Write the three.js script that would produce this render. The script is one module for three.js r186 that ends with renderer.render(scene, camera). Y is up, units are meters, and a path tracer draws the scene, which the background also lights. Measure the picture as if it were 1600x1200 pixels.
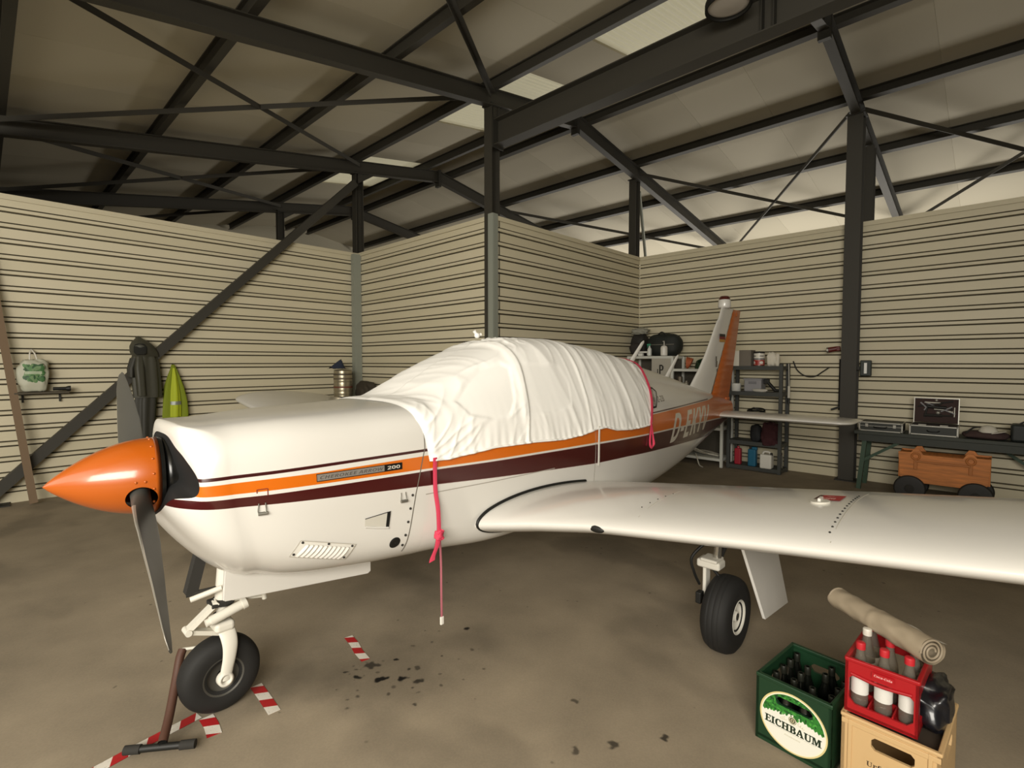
import * as THREE from 'three';
import { mergeGeometries, mergeVertices, toCreasedNormals } from 'three/addons/utils/BufferGeometryUtils.js';
import { RoundedBoxGeometry } from 'three/addons/geometries/RoundedBoxGeometry.js';
import { ImprovedNoise } from 'three/addons/math/ImprovedNoise.js';
import { RectAreaLightUniformsLib } from 'three/addons/lights/RectAreaLightUniformsLib.js';
import { Brush, Evaluator, SUBTRACTION } from 'three-bvh-csg';

// ---------------------------------------------------------------- camera, sky, light, exposure
const scene = new THREE.Scene();
const camera = new THREE.PerspectiveCamera(74.0, 1600 / 1200, 0.05, 200);
camera.position.set(0, 1.7, 0);
{ const yaw = 0.7637, pitch = 0.04227; camera.lookAt(Math.cos(pitch) * Math.cos(yaw), 1.7 - Math.sin(pitch), -Math.cos(pitch) * Math.sin(yaw)); }
const renderer = new THREE.WebGLRenderer({ antialias: true });
renderer.toneMapping = THREE.LinearToneMapping;
renderer.toneMappingExposure = 1.05;
renderer.shadowMap.enabled = true;
scene.background = new THREE.Color().setRGB(1.0, 0.965, 0.87);      // even overcast
scene.backgroundIntensity = 0.55;
RectAreaLightUniformsLib.init();
function areaLight(color, power, w, h, pos, target) {
  const l = new THREE.RectAreaLight(color, power, w, h);
  l.position.set(...pos); l.lookAt(...target); scene.add(l); return l;
}
// added area lights: daylight stand-ins in the unseen door opening, plus a rear one
const DAY = new THREE.Color().setRGB(1.0, 0.945, 0.845);
areaLight(DAY, 2.2, 4.4, 1.9, [-3.25, 2.8, -3.4], [4.9, 2.5, -8.0]);
areaLight(DAY, 20.0, 4.4, 2.0, [-3.25, 2.9, 1.3], [0.9, 1.1, -5.0]);
areaLight(DAY, 8.5, 15.0, 1.0, [13.7, 2.3, -6.5], [10.4, 4.9, -6.5]);  // added inside the closed rear wall to brighten the far bay, no door there

// ---------------------------------------------------------------- helpers
const V = (x, y, z) => new THREE.Vector3(x, y, z);
let _seed = 7;
const rnd = () => { _seed = (_seed * 1664525 + 1013904223) >>> 0; return _seed / 4294967296; };
const rr = (a, b) => a + (b - a) * rnd();
const PN = new ImprovedNoise();
const noise = (x, y, z = 0.37) => PN.noise(x, y, z);
const lerp = (a, b, t) => a + (b - a) * t, clamp = (x, a = 0, b = 1) => Math.min(b, Math.max(a, x));
const smooth = (a, b, x) => { const t = clamp((x - a) / (b - a)); return t * t * (3 - 2 * t); };
function interp(x, xs, ys) { if (x <= xs[0]) return ys[0]; for (let i = 1; i < xs.length; i++) if (x <= xs[i]) return lerp(ys[i - 1], ys[i], (x - xs[i - 1]) / (xs[i] - xs[i - 1])); return ys[ys.length - 1]; }
const used = {};
const numbered = (n) => { const k = used[n] = (used[n] ?? -1) + 1; return k ? `${n}_${String(k).padStart(3, '0')}` : n; };
function clean(g) {
  g = g.index ? g.toNonIndexed() : g;
  for (const k of Object.keys(g.attributes)) if (!['position', 'normal', 'uv'].includes(k)) g.deleteAttribute(k);
  if (!g.attributes.normal) g.computeVertexNormals();
  if (!g.attributes.uv) g.setAttribute('uv', new THREE.BufferAttribute(new Float32Array(g.attributes.position.count * 2), 2));
  g.morphAttributes = {}; g.clearGroups(); return g;
}
const merge = (gs) => { gs = [].concat(gs).flat(9); return gs.length === 1 ? gs[0] : mergeGeometries(gs.map(clean)); };
function mesh(name, gs, m, parent, label) {
  const o = new THREE.Mesh(merge(gs), m);
  o.name = numbered(name); o.castShadow = o.receiveShadow = true;
  if (label) o.userData.label = label;
  (parent ?? scene).add(o); return o;
}
function tag(o, label, category, group, kind) {
  Object.assign(o.userData, { label, category }); if (group) o.userData.group = group; if (kind) o.userData.kind = kind; return o;
}
function thing(name, label, category, pos = [0, 0, 0], turn = 0, group, kind) {
  const o = new THREE.Group(); o.name = numbered(name); o.position.set(...pos); o.rotation.y = turn; scene.add(o); return tag(o, label, category, group, kind);
}
function dup(o, pos, turn, label, group) {
  const c = o.clone(); c.name = numbered(o.name.replace(/_\d{3}$/, '')); c.position.set(...pos); c.rotation.y = turn;
  c.userData = { ...o.userData }; if (label) c.userData.label = label; if (group) c.userData.group = group; scene.add(c); return c;
}
const at = (g, x = 0, y = 0, z = 0, rx = 0, ry = 0, rz = 0) => g.applyMatrix4(new THREE.Matrix4().compose(V(x, y, z), new THREE.Quaternion().setFromEuler(new THREE.Euler(rx, ry, rz)), V(1, 1, 1)));
const box = (w, h, d, x, y, z, rx, ry, rz) => at(new THREE.BoxGeometry(w, h, d), x, y, z, rx, ry, rz);
const rbox = (w, h, d, r, x, y, z, rx, ry, rz) => at(new RoundedBoxGeometry(w, h, d, 3, r), x, y, z, rx, ry, rz);
function rod(a, b, r, r2 = r, seg = 14) {
  const p = V(...a), q = V(...b), d = q.clone().sub(p), L = d.length();
  const g = new THREE.CylinderGeometry(r2, r, L, seg); g.translate(0, L / 2, 0);
  g.applyQuaternion(new THREE.Quaternion().setFromUnitVectors(V(0, 1, 0), d.normalize())); g.translate(p.x, p.y, p.z); return g;
}
const tube = (pts, r, n = 40, seg = 8, closed = false) => new THREE.TubeGeometry(new THREE.CatmullRomCurve3(pts.map((p) => V(...p)), closed, 'centripetal'), n, r, seg, closed);
const lathe = (pts, seg = 32, x = 0, y = 0, z = 0, rx, ry, rz) => at(new THREE.LatheGeometry(pts.map((p) => new THREE.Vector2(...p)), seg), x, y, z, rx, ry, rz);
// a bar with its long axis from a to b; section lies in (side, up)
function along(g, a, b, up = [0, 1, 0]) {
  const z = V(...b).sub(V(...a)).normalize(), u = V(...up), x = u.clone().cross(z).normalize(), y = z.clone().cross(x);
  return g.applyMatrix4(new THREE.Matrix4().makeBasis(x, y, z).setPosition(...a));
}
const dist = (a, b) => V(...a).distanceTo(V(...b));
function ibeam(a, b, h, w, up) {                                    // H section with flanges and web
  const L = dist(a, b), f = 0.012;
  return [box(w, f, L, 0, h / 2 - f / 2, L / 2), box(w, f, L, 0, -h / 2 + f / 2, L / 2), box(0.008, h - 2 * f, L, 0, 0, L / 2)].map((g) => along(g, a, b, up));
}
const bar = (a, b, w, h, up) => along(box(w, h, dist(a, b), 0, 0, dist(a, b) / 2), a, b, up);
function angleBar(a, b, s, up) { const L = dist(a, b); return [box(s, 0.006, L, 0, 0, L / 2), box(0.006, s, L, -s / 2, -s / 2, L / 2)].map((g) => along(g, a, b, up)); }
function extrude(pts, depth, bevel = 0, holes = []) {
  const s = new THREE.Shape(pts.map((p) => new THREE.Vector2(...p)));
  for (const h of holes) s.holes.push(new THREE.Path(h.map((p) => new THREE.Vector2(...p))));
  return new THREE.ExtrudeGeometry(s, { depth, bevelEnabled: bevel > 0, bevelSize: bevel, bevelThickness: bevel, bevelSegments: 2, curveSegments: 16 });
}
// rings of points -> skin. rings[i][k] = [x, y, z]; closed around when wrap
function skin(rings, { wrap = false, uv, flip = false, caps = false, split } = {}) {
  const n = rings.length, m = rings[0].length, pos = [], uvs = [], idx = [[], []];
  rings.forEach((r, i) => r.forEach((p, k) => { pos.push(...p); const q = uv ? uv(p, i, k) : [i / (n - 1), k / (m - 1)]; uvs.push(...q); }));
  const K = wrap ? m : m - 1;
  for (let i = 0; i < n - 1; i++) for (let k = 0; k < K; k++) {
    const a = i * m + k, b = i * m + (k + 1) % m, c = a + m, d = b + m;
    idx[split && k >= split ? 1 : 0].push(...(flip ? [a, c, b, b, c, d] : [a, b, c, b, d, c]));
  }
  if (caps) for (const [i, f] of [[0, !flip], [n - 1, flip]]) {
    const c = rings[i].reduce((s, p) => [s[0] + p[0] / m, s[1] + p[1] / m, s[2] + p[2] / m], [0, 0, 0]), o = pos.length / 3; pos.push(...c); const q = uv ? uv(c, i, 0) : [0, 0]; uvs.push(...q);
    for (let k = 0; k < m; k++) { pos.push(...rings[i][k]); uvs.push(...(uv ? uv(rings[i][k], i, k) : [0, 0])); }
    for (let k = 0; k < m; k++) { const a = o + 1 + k, b = o + 1 + (k + 1) % m; idx[0].push(...(f ? [o, b, a] : [o, a, b])); }
  }
  const g = new THREE.BufferGeometry();
  g.setAttribute('position', new THREE.Float32BufferAttribute(pos, 3)); g.setAttribute('uv', new THREE.Float32BufferAttribute(uvs, 2));
  g.setIndex([...idx[0], ...idx[1]]); g.computeVertexNormals();
  if (split) { g.addGroup(0, idx[0].length, 0); g.addGroup(idx[0].length, idx[1].length, 1); }
  return g;
}
// a rounded lumpy solid (bags, cloths)
function lump(w, h, d, amp, freq, seed, seg = 36) {
  const g = mergeVertices(new THREE.SphereGeometry(1, seg, Math.round(seg * 0.7)).deleteAttribute('normal').deleteAttribute('uv'));
  const p = g.attributes.position, v = new THREE.Vector3();
  for (let i = 0; i < p.count; i++) {
    v.fromBufferAttribute(p, i);
    const q = 1 + amp * noise(v.x * freq + seed, v.y * freq, v.z * freq) + amp * 0.5 * Math.abs(noise(v.x * freq * 2.3, v.y * freq * 2.3 + seed, v.z * freq * 2.3));
    const e = 0.72; p.setXYZ(i, Math.sign(v.x) * Math.abs(v.x) ** e * w / 2 * q, Math.max(-0.92, Math.sign(v.y) * Math.abs(v.y) ** e * q) * h / 2, Math.sign(v.z) * Math.abs(v.z) ** e * d / 2 * q);
  }
  g.computeVertexNormals(); return g;
}

// ---------------------------------------------------------------- materials
const mat = (c, r = 0.7, m = 0, o = {}) => new THREE.MeshPhysicalMaterial({ color: c, roughness: r, metalness: m, side: THREE.DoubleSide, ...o });
function noiseTex(w, h, fn, srgb = true) {
  const d = new Uint8Array(w * h * 4);
  for (let y = 0, o = 0; y < h; y++) for (let x = 0; x < w; x++, o += 4) { const c = fn(x / w, y / h); d[o] = c[0]; d[o + 1] = c[1] ?? c[0]; d[o + 2] = c[2] ?? c[0]; d[o + 3] = 255; }
  const t = new THREE.DataTexture(d, w, h); t.magFilter = THREE.LinearFilter; t.wrapS = t.wrapT = THREE.RepeatWrapping; if (srgb) t.colorSpace = THREE.SRGBColorSpace; t.needsUpdate = true; return t;
}
function canvasTex(w, h, draw) {
  const c = document.createElement('canvas'); c.width = w; c.height = h; draw(c.getContext('2d'), w, h);
  const t = new THREE.CanvasTexture(c); t.colorSpace = THREE.SRGBColorSpace; return t;
}
const fbm = (x, y, o = 5, z = 0.3) => { let s = 0, a = 0.5; for (let i = 0; i < o; i++) { s += a * noise(x, y, z + i * 7.1); x *= 2.03; y *= 2.03; a *= 0.5; } return s; };
const clear = { clearcoat: 0.7, clearcoatRoughness: 0.12 };
const M = {
  steel: mat('#35322a', 0.62), steelDark: mat('#292720', 0.65), galv: mat('#969a8f', 0.5, 0.2),
  sheet: ['#cdc4a8', '#cac1a5', '#d0c7ac'].map((c) => mat(c, 0.5)), core: mat('#4a4434', 0.9),
  roof: ['#b5ae9b', '#b1aa97', '#b8b19e'].map((c) => mat(c, 0.8)),
  skylight: mat('#ede7cb', 0.85, 0, { transmission: 0.62, thickness: 0 }),
  white: mat('#dbd8d1', 0.3, 0, clear), orange: mat('#b0540b', 0.32, 0, clear), maroon: mat('#46100f', 0.3, 0, clear),
  rubber: mat('#171614', 0.75), rubberWorn: mat('#1f1d1a', 0.62), black: mat('#12120f', 0.55), blackGloss: mat('#0d0d0c', 0.25),
  chrome: mat('#c9c6bd', 0.2, 0.9), alu: mat('#98968d', 0.4, 0.75), gearWhite: mat('#d8d4c8', 0.5), dirtyWhite: mat('#c9c5b8', 0.6),
  blade: mat('#4b4a45', 0.5, 0.25), bladeEdge: mat('#bdbab0', 0.3, 0.7),
  pink: mat('#d8405c', 0.8), whiteStrap: mat('#e6e2d8', 0.8), red: mat('#b3161c', 0.4), redPrint: mat('#b02a2a', 0.5),
  wood: mat('#74604a', 0.8), glass: mat('#9aa39b', 0.08, 0, { transmission: 0.75, thickness: 0 }), dark: mat('#262420', 0.85),
  paper: mat('#d9d5c9', 0.85), green: mat('#2f4634', 0.6), greyPlastic: mat('#8b8a8d', 0.6), shelfWhite: mat('#c9cac2', 0.5), rackGrey: mat('#3b3d3a', 0.6),
};

// ---------------------------------------------------------------- the setting: ground, floor, walls, roof
const struct = (o, label) => tag(o, label, { wall: 'wall', ceil: 'ceiling', floo: 'floor' }[o.name.slice(0, 4)] ?? 'building', null, 'structure');
{
  const apron = mesh('ground', box(70, 0.3, 70, 6, -0.21, -4), mat('#9a9488', 0.9)); tag(apron, 'pale concrete apron outside the hangar', 'ground', null, 'structure');
  // concrete floor: cloudy tone, fine grit, tyre smears, dark drips
  const N = 2048, W = 12, X0 = -2, ZB = -10;
  const drips = []; _seed = 21;
  for (let i = 0; i < 34; i++) drips.push([1.5 + rr(-0.3, 0.5), -2.35 + rr(-0.35, 0.35), rr(0.006, 0.018), rr(0.25, 0.7), rr(0.6, 2.6)]);
  for (const d of [[1.43, -2.36, 0.05, 1, 2.4], [1.52, -2.28, 0.032, 1, 1.7], [1.36, -2.46, 0.03, 0.9, 1.4], [1.47, -2.5, 0.045, 0.6, 1.2], [1.6, -2.45, 0.03, 0.9, 3], [1.57, -2.2, 0.03, 0.7, 1.5], [2.1, -2.42, 0.018, 0.9, 1], [1.9, -1.2, 0.03, 0.6, 1.4], [2.1, -1.05, 0.022, 0.7, 1], [1.75, -1.3, 0.02, 0.5, 1], [2.02, -1.5, 0.02, 0.5, 1]]) drips.push(d);
  for (let i = 0; i < 150; i++) drips.push([rr(0.4, 5), rr(-5, -0.2), rr(0.004, 0.012), rr(0.12, 0.4), rr(0.7, 2)]);
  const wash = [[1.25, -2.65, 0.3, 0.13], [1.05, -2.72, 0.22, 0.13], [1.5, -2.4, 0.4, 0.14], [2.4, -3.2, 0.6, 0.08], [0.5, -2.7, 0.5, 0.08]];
  const bump = new Float32Array(N * N);
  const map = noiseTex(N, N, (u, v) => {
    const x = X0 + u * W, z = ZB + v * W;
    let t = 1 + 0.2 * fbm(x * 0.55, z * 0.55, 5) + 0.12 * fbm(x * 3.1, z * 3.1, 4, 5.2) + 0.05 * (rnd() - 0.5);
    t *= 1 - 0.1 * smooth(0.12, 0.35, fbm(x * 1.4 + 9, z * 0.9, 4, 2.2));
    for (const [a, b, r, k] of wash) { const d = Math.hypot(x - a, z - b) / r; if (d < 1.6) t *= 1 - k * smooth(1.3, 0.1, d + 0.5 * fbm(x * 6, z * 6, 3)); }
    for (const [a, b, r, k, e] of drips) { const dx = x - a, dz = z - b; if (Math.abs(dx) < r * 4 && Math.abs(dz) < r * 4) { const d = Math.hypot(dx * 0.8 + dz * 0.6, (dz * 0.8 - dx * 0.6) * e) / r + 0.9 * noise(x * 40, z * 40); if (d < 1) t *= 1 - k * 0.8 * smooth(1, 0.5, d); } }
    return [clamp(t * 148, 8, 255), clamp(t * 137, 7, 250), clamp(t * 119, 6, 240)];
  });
  map.wrapS = map.wrapT = THREE.MirroredRepeatWrapping;
  const g = new THREE.BoxGeometry(17.8, 0.2, 21.2); g.translate(5.4, -0.1, -5.1);
  const p = g.attributes.position, q = g.attributes.uv; for (let i = 0; i < p.count; i++) q.setXY(i, (p.getX(i) - X0) / W, (p.getZ(i) - ZB) / W);
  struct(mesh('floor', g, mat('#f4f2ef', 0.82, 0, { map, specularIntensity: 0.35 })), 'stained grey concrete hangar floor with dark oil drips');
}
// horizontally ribbed sheet walls: every rib course is a panel of its own in front of a core
const PITCH = 0.1865, WTOP = 3.68;
function ribbed(L) {                                               // one course, its top at y = 0, running along x, facing +z: a wide face and a narrow proud rib, with open joints
  const parts = [[[-0.0, -0.012], [-0.001, 0], [-0.111, 0], [-0.112, -0.012]], [[-0.1275, -0.02], [-0.1285, 0.012], [-0.131, 0.015], [-0.165, 0.015], [-0.1675, 0.012], [-0.1685, -0.02]]];
  return mergeGeometries(parts.map((prof) => skin([0, L].map((x) => prof.map(([y, z]) => [x, y, z]))).toNonIndexed()));
}
function sheetWall(name, label, L, pos, turn, joints = []) {
  const w = thing(name, label, 'wall', pos, turn, null, 'structure');
  const g = ribbed(L); g.computeVertexNormals();
  const n = Math.floor(WTOP / PITCH), left = WTOP - n * PITCH;
  for (let i = 0; i < n; i++) { const o = mesh('wall_panel', g, M.sheet[(i * 7 + name.length) % 3], w); o.position.set(0, WTOP - i * PITCH - 0.013, 0); }
  mesh('base_strip', box(L, left, 0.01, L / 2, left / 2 - 0.013 + 0.001, -0.004), M.sheet[0], w);
  mesh('wall_core', box(L, WTOP - 0.01, 0.05, L / 2, WTOP / 2, -0.052), M.core, w);
  mesh('top_rail', [box(L, 0.03, 0.085, L / 2, WTOP + 0.004, -0.02), box(L, 0.05, 0.004, L / 2, WTOP - 0.02, 0.022)], M.sheet[1], w);
  return w;
}
const ZA = -8.6, XB = 4.88, ZC = -5.03, XD = 8.78;
sheetWall('wall_left', 'long pale ribbed sheet wall behind the propeller, at the side of the wing', XB - 0.06 + 3.35, [-3.27, 0, ZA], 0);
sheetWall('wall_back', 'short brightly lit ribbed sheet wall behind the cockpit cover', ZC - ZA, [XB, 0, ZA], -Math.PI / 2);
sheetWall('wall_side', 'ribbed sheet wall running back from the outer corner beside the tail', XD - XB + 0.02, [XB, 0, ZC], 0);
sheetWall('wall_right', 'wide ribbed sheet wall behind the tail, shelves and workbench', 9.6, [XD, 0, ZC], -Math.PI / 2);
// outer shell
const shell = mat('#a59f8d', 0.8), RY = (x) => 5.82 - 0.167 * Math.abs(x - 6.75);
{
  const gable = (z) => extrude([[-3.45, 0], [14.3, 0], [14.3, RY(14.3) + 0.03], [6.75, RY(6.75) + 0.03], [-3.45, RY(-3.45) + 0.03]], 0.12).translate(0, 0, z);
  struct(mesh('wall_far_left', gable(-15.72), shell), 'plain sheet gable wall at the far end of the hangar');
  struct(mesh('wall_near', gable(5.4), shell), 'plain sheet gable wall behind the photographer');
  struct(mesh('wall_front', [box(0.14, 4.14, 9.0, -3.4, 2.07, -11.15), box(0.14, 4.14, 2.0, -3.4, 2.07, 4.4), box(0.14, 0.2, 10.2, -3.4, 4.04, -1.6)], shell), 'closed leaf and header of the unseen hangar door front, placed for even light');  // unseen front, moved outward so the door light spreads evenly
  struct(mesh('wall_rear', [box(0.14, 4.55, 21.2, 14.25, 2.275, -5.1)], shell), 'plain rear hangar wall');
}
// roof: sandwich panels, one metre wide, and translucent sheets beside the ridge
{
  const roof = thing('ceiling', 'pitched roof lining of wide pale panels between dark steel beams', 'ceiling', [0, 0, 0], 0, null, 'structure');
  const slope = Math.atan(0.167), cs = Math.cos(slope);
  const panel = (x0, x1) => { const L = (Math.abs(x1 - x0)) / cs; return rbox(L, 0.06, 1.0, 0.004, 0, 0.03, 0); };
  const put = (g, m, x0, x1, z, name = 'roof_panel') => { const xm = (x0 + x1) / 2, o = mesh(name, g, m, roof); o.position.set(xm, RY(xm), z); o.rotation.z = xm < 6.75 ? slope : -slope; return o; };
  const gF = panel(-3.6, 4.95), gM = panel(4.95, 6.42), gR = panel(6.42, 6.75), gB = panel(6.75, 14.35);
  const sky = new Set([-2.2, -3.2, -5.2, -6.2, -9.2, -10.2, -13.2, -0.2, 1.9]);
  const cor = (() => { const rings = []; for (let i = 0; i <= 1; i++) rings.push(Array.from({ length: 105 }, (_, k) => [(i - 0.5) * (1.47 / cs), 0.02 + 0.009 * Math.cos(k * Math.PI / 4), (k / 104 - 0.5) * 1.0])); return skin(rings, { flip: true }); })();
  for (let k = 0; k < 22; k++) {
    const z = -15.15 + k, zz = Math.round((z - 0.01) * 10) / 10;
    put(gF, M.roof[k % 3], -3.6, 4.95, z); put(gR, M.roof[(k + 1) % 3], 6.42, 6.75, z); put(gB, M.roof[(k + 2) % 3], 6.75, 14.35, z);
    if (sky.has(zz)) put(cor, M.skylight, 4.95, 6.42, z, 'skylight_sheet').userData.label = 'corrugated translucent skylight sheet';
    else put(gM, M.roof[(k * 2) % 3], 4.95, 6.42, z);
  }
  mesh('ridge_cap', [box(0.3, 0.05, 21.2, 6.75, 5.9, -5.1)], M.roof[0], roof);
}
// steel frame
const RB = (x) => 5.46 - 0.167 * Math.abs(x - 6.75);               // underside of the rafters
{
  const S = (name, label, gs, m = M.steel) => tag(mesh(name, gs, m), label, name.split('_').pop(), null, 'structure');
  const rafters = [[-12.1, 'roof rafter just above the top of the long left wall'], [-8.6, 'roof rafter over the inner wall corner, above the diagonal brace'], [-5.05, 'roof rafter crossing the upper left and meeting the post on the outer wall corner'], [-1.55, 'roof rafter running down to the column in front of the workbench wall']];
  for (const [z, label] of rafters) {
    const r = thing('roof_rafter', label, 'rafter', [0, 0, z], 0, null, 'structure');
    const yc = (x) => RB(x) + 0.11;
    mesh('rafter_arm', ibeam([-3.3, yc(-3.3), 0], [6.75, yc(6.75), 0], 0.22, 0.11), M.steel, r);
    mesh('rafter_arm', ibeam([6.75, yc(6.75), 0], [13.9, yc(13.9), 0], 0.22, 0.11), M.steel, r);
    mesh('ridge_plate', [box(0.03, 0.34, 0.13, 6.735, 5.53, 0), box(0.03, 0.34, 0.13, 6.767, 5.53, 0)], M.steelDark, r);
    mesh('gusset', [extrude([[4.9, RB(4.9)], [5.25, RB(5.25)], [4.9, RB(4.9) - 0.18]], 0.01).translate(0, 0, -0.005)], M.steel, r);
  }
  const pl = { 0.25: 'purlin at the low front edge of the roof', 1.8: 'first purlin from the front, crossing the upper left corner', 3.35: 'second purlin from the front eave', 4.9: 'purlin meeting the post on the outer wall corner', 6.42: 'front one of the paired ridge purlins', 7.08: 'rear one of the paired ridge purlins', 8.65: 'first purlin behind the ridge, passing over the column by the workbench', 10.25: 'second purlin behind the ridge, above the lit rear bay', 11.85: 'third purlin behind the ridge, low above the ribbed wall', 13.4: 'last purlin at the rear edge of the roof' };
  for (const [xs, label] of Object.entries(pl)) { const x = +xs, y = RB(x) + 0.22 + 0.07; S('roof_purlin', label, ibeam([x, y, -15.5], [x, y, 5.3], 0.14, 0.09, [x < 6.75 ? -0.165 : 0.165, 0.986, 0])); }
  // girder carrying the middle rafter
  const gd = thing('steel_girder', 'deep steel girder running from the corner post past the round lamp', 'girder', [4.9, 4.76, 0], 0, null, 'structure');
  mesh('girder_beam', ibeam([0, 0, -4.95], [0, 0, 5.2], 0.34, 0.17), M.steel, gd);
  mesh('end_plate', box(0.2, 0.4, 0.014, 0, 0, -4.95), M.steelDark, gd);
  mesh('stiffener', [-1.6, -1.5].map((z) => box(0.16, 0.32, 0.01, 0, 0, z)), M.steelDark, gd);
  // columns
  const col = (label, x, z, y1, y0 = 0, turn = 0, h = 0.16) => {
    const c = thing('steel_column', label, 'column', [x, 0, z], turn, null, 'structure');
    mesh('shaft', ibeam([0, y0, 0], [0, y1, 0], h, h, [1, 0, 0]), M.steel, c);
    if (y0 < 0.1) mesh('base_plate', box(h + 0.08, 0.015, h + 0.08, 0, 0.008, 0), M.steelDark, c);
    mesh('cap_plate', box(h + 0.04, 0.02, h + 0.04, 0, y1, 0), M.steelDark, c); return c;
  };
  col('dark steel post rising from the outer wall corner to the roof', 4.93, -5.1, RB(4.9) + 0.02, 0, 0, 0.15);
  col('steel post rising above the inner corner of the left walls', 4.93, -8.67, RB(4.9) + 0.02, 0, 0, 0.15);
  col('short far steel post seen over the long left wall', 4.9, -12.1, RB(4.9) + 0.02, 0, 0, 0.14);
  col('steel post rising above the wall corner behind the tail', 8.72, -5.12, RB(8.7) + 0.02, 0, 0, 0.15);
  col('full-height dark steel column in front of the ribbed wall, left of the workbench', 8.65, -1.56, RB(8.65) + 0.02, 0, 0, 0.19);
  col('dark front eave post at the end of the long left wall', 0.08, -8.72, RB(0.1) + 0.1, 0, 0, 0.18);
  // galvanised corner profiles
  const gal = (label, x, z, w, d, y1) => { const o = mesh('corner_profile', [box(w, y1, 0.006, 0, y1 / 2, d / 2), box(0.006, y1, d, -w / 2, y1 / 2, 0), box(w * 0.3, y1, 0.012, -w * 0.25, y1 / 2, d / 2)], M.galv); o.position.set(x, 0, z); tag(o, label, 'profile', null, 'structure'); };
  gal('galvanised corner strip on the outer wall corner behind the cockpit', 4.9, -5.05, 0.1, 0.09, 3.72);
  gal('galvanised corner strip in the inner wall corner above the banded can', 4.8, -8.53, 0.14, 0.1, 3.66);
  // bracing
  const bracings = [
    ['wide diagonal steel brace leaning across the long left wall', [4.78, 4.93, -8.5], [-0.02, 0.06, -8.5], 0.12, true]];
  { const b = thing('diagonal_brace', bracings[0][0], 'brace', [0, 0, 0], 0, null, 'structure'); mesh('brace_tube', bar(bracings[0][1], bracings[0][2], 0.1, 0.12, [0, 1, 0]), M.steel, b); mesh('foot_plate', box(0.3, 0.012, 0.2, 0.05, 0.008, -8.5), M.steelDark, b); }
  const yb = (x) => RB(x) + 0.16, diag = (label, x0, z0, x1, z1, s = 0.06) => S('roof_brace', label, angleBar([x0, yb(x0), z0], [x1, yb(x1), z1], s));
  diag('angle brace from the upper left corner down to the inner corner post', 0.2, -5.1, 4.85, -8.5);
  diag('nearly level angle brace rising to the outer corner post', 0.2, -8.5, 4.85, -5.1);
  diag('thin angle brace descending in the bay beyond the long left wall', 0.2, -8.7, 4.85, -12.0);
  diag('thin angle brace rising in the bay beyond the long left wall', 0.2, -12.0, 4.85, -8.7);
  diag('far angle brace close above the long left wall', 0.2, -15.4, 4.85, -12.2);
  diag('short steep angle brace at the top centre meeting the outer corner post', 4.85, -5.0, 0.2, -1.6);
  diag('angle brace descending across the bright lining behind the tail', 8.75, -5.05, 13.3, -1.6);
  diag('angle brace rising to the top of the workbench column', 13.3, -5.0, 8.75, -1.65);
  diag('angle brace descending to the right from the workbench column', 8.75, -1.5, 13.3, 1.9, 0.07);
  diag('angle brace in the bright lining at the far right', 13.3, -1.5, 8.75, 1.9);
  diag('low angle brace beyond the side wall behind the tail', 8.75, -8.5, 13.3, -5.1);
  // rear posts of the next bay
  S('steel_post', 'rear post seen over the wall just beyond the workbench column', ibeam([9.55, 0, -1.55], [9.55, RB(9.55), -1.55], 0.16, 0.16, [1, 0, 0]));
  S('inclined_post', 'thin inclined grey strut behind the wall by the corner post', rod([10.6, 3.0, -5.8], [8.95, 5.0, -5.15], 0.03), M.galv);
  tag(mesh('eave_beam', ibeam([0.1, 4.22, -15.5], [0.1, 4.22, 5.3], 0.2, 0.14), M.steel), 'front eave beam above the hangar door', 'beam', null, 'structure');
}
// round lamp under the girder (switched off)
{
  const l = thing('ceiling_lamp', 'round high-bay lamp with a black rim hanging at the girder', 'lamp', [4.55, 4.78, -1.78]);
  mesh('housing', lathe([[0, 0.2], [0.06, 0.2], [0.09, 0.14], [0.16, 0.1], [0.19, 0.02], [0.19, -0.03], [0.172, -0.03], [0.165, 0.0], [0, 0.0]], 40), M.black, l);
  mesh('diffuser', lathe([[0, -0.02], [0.13, -0.018], [0.168, -0.005]], 40), mat('#b3aca2', 0.35), l);
  mesh('bracket', [rod([0, 0.2, 0], [0, 0.26, 0], 0.015), box(0.3, 0.02, 0.05, 0.14, 0.26, 0)], M.steelDark, l);
}

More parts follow.
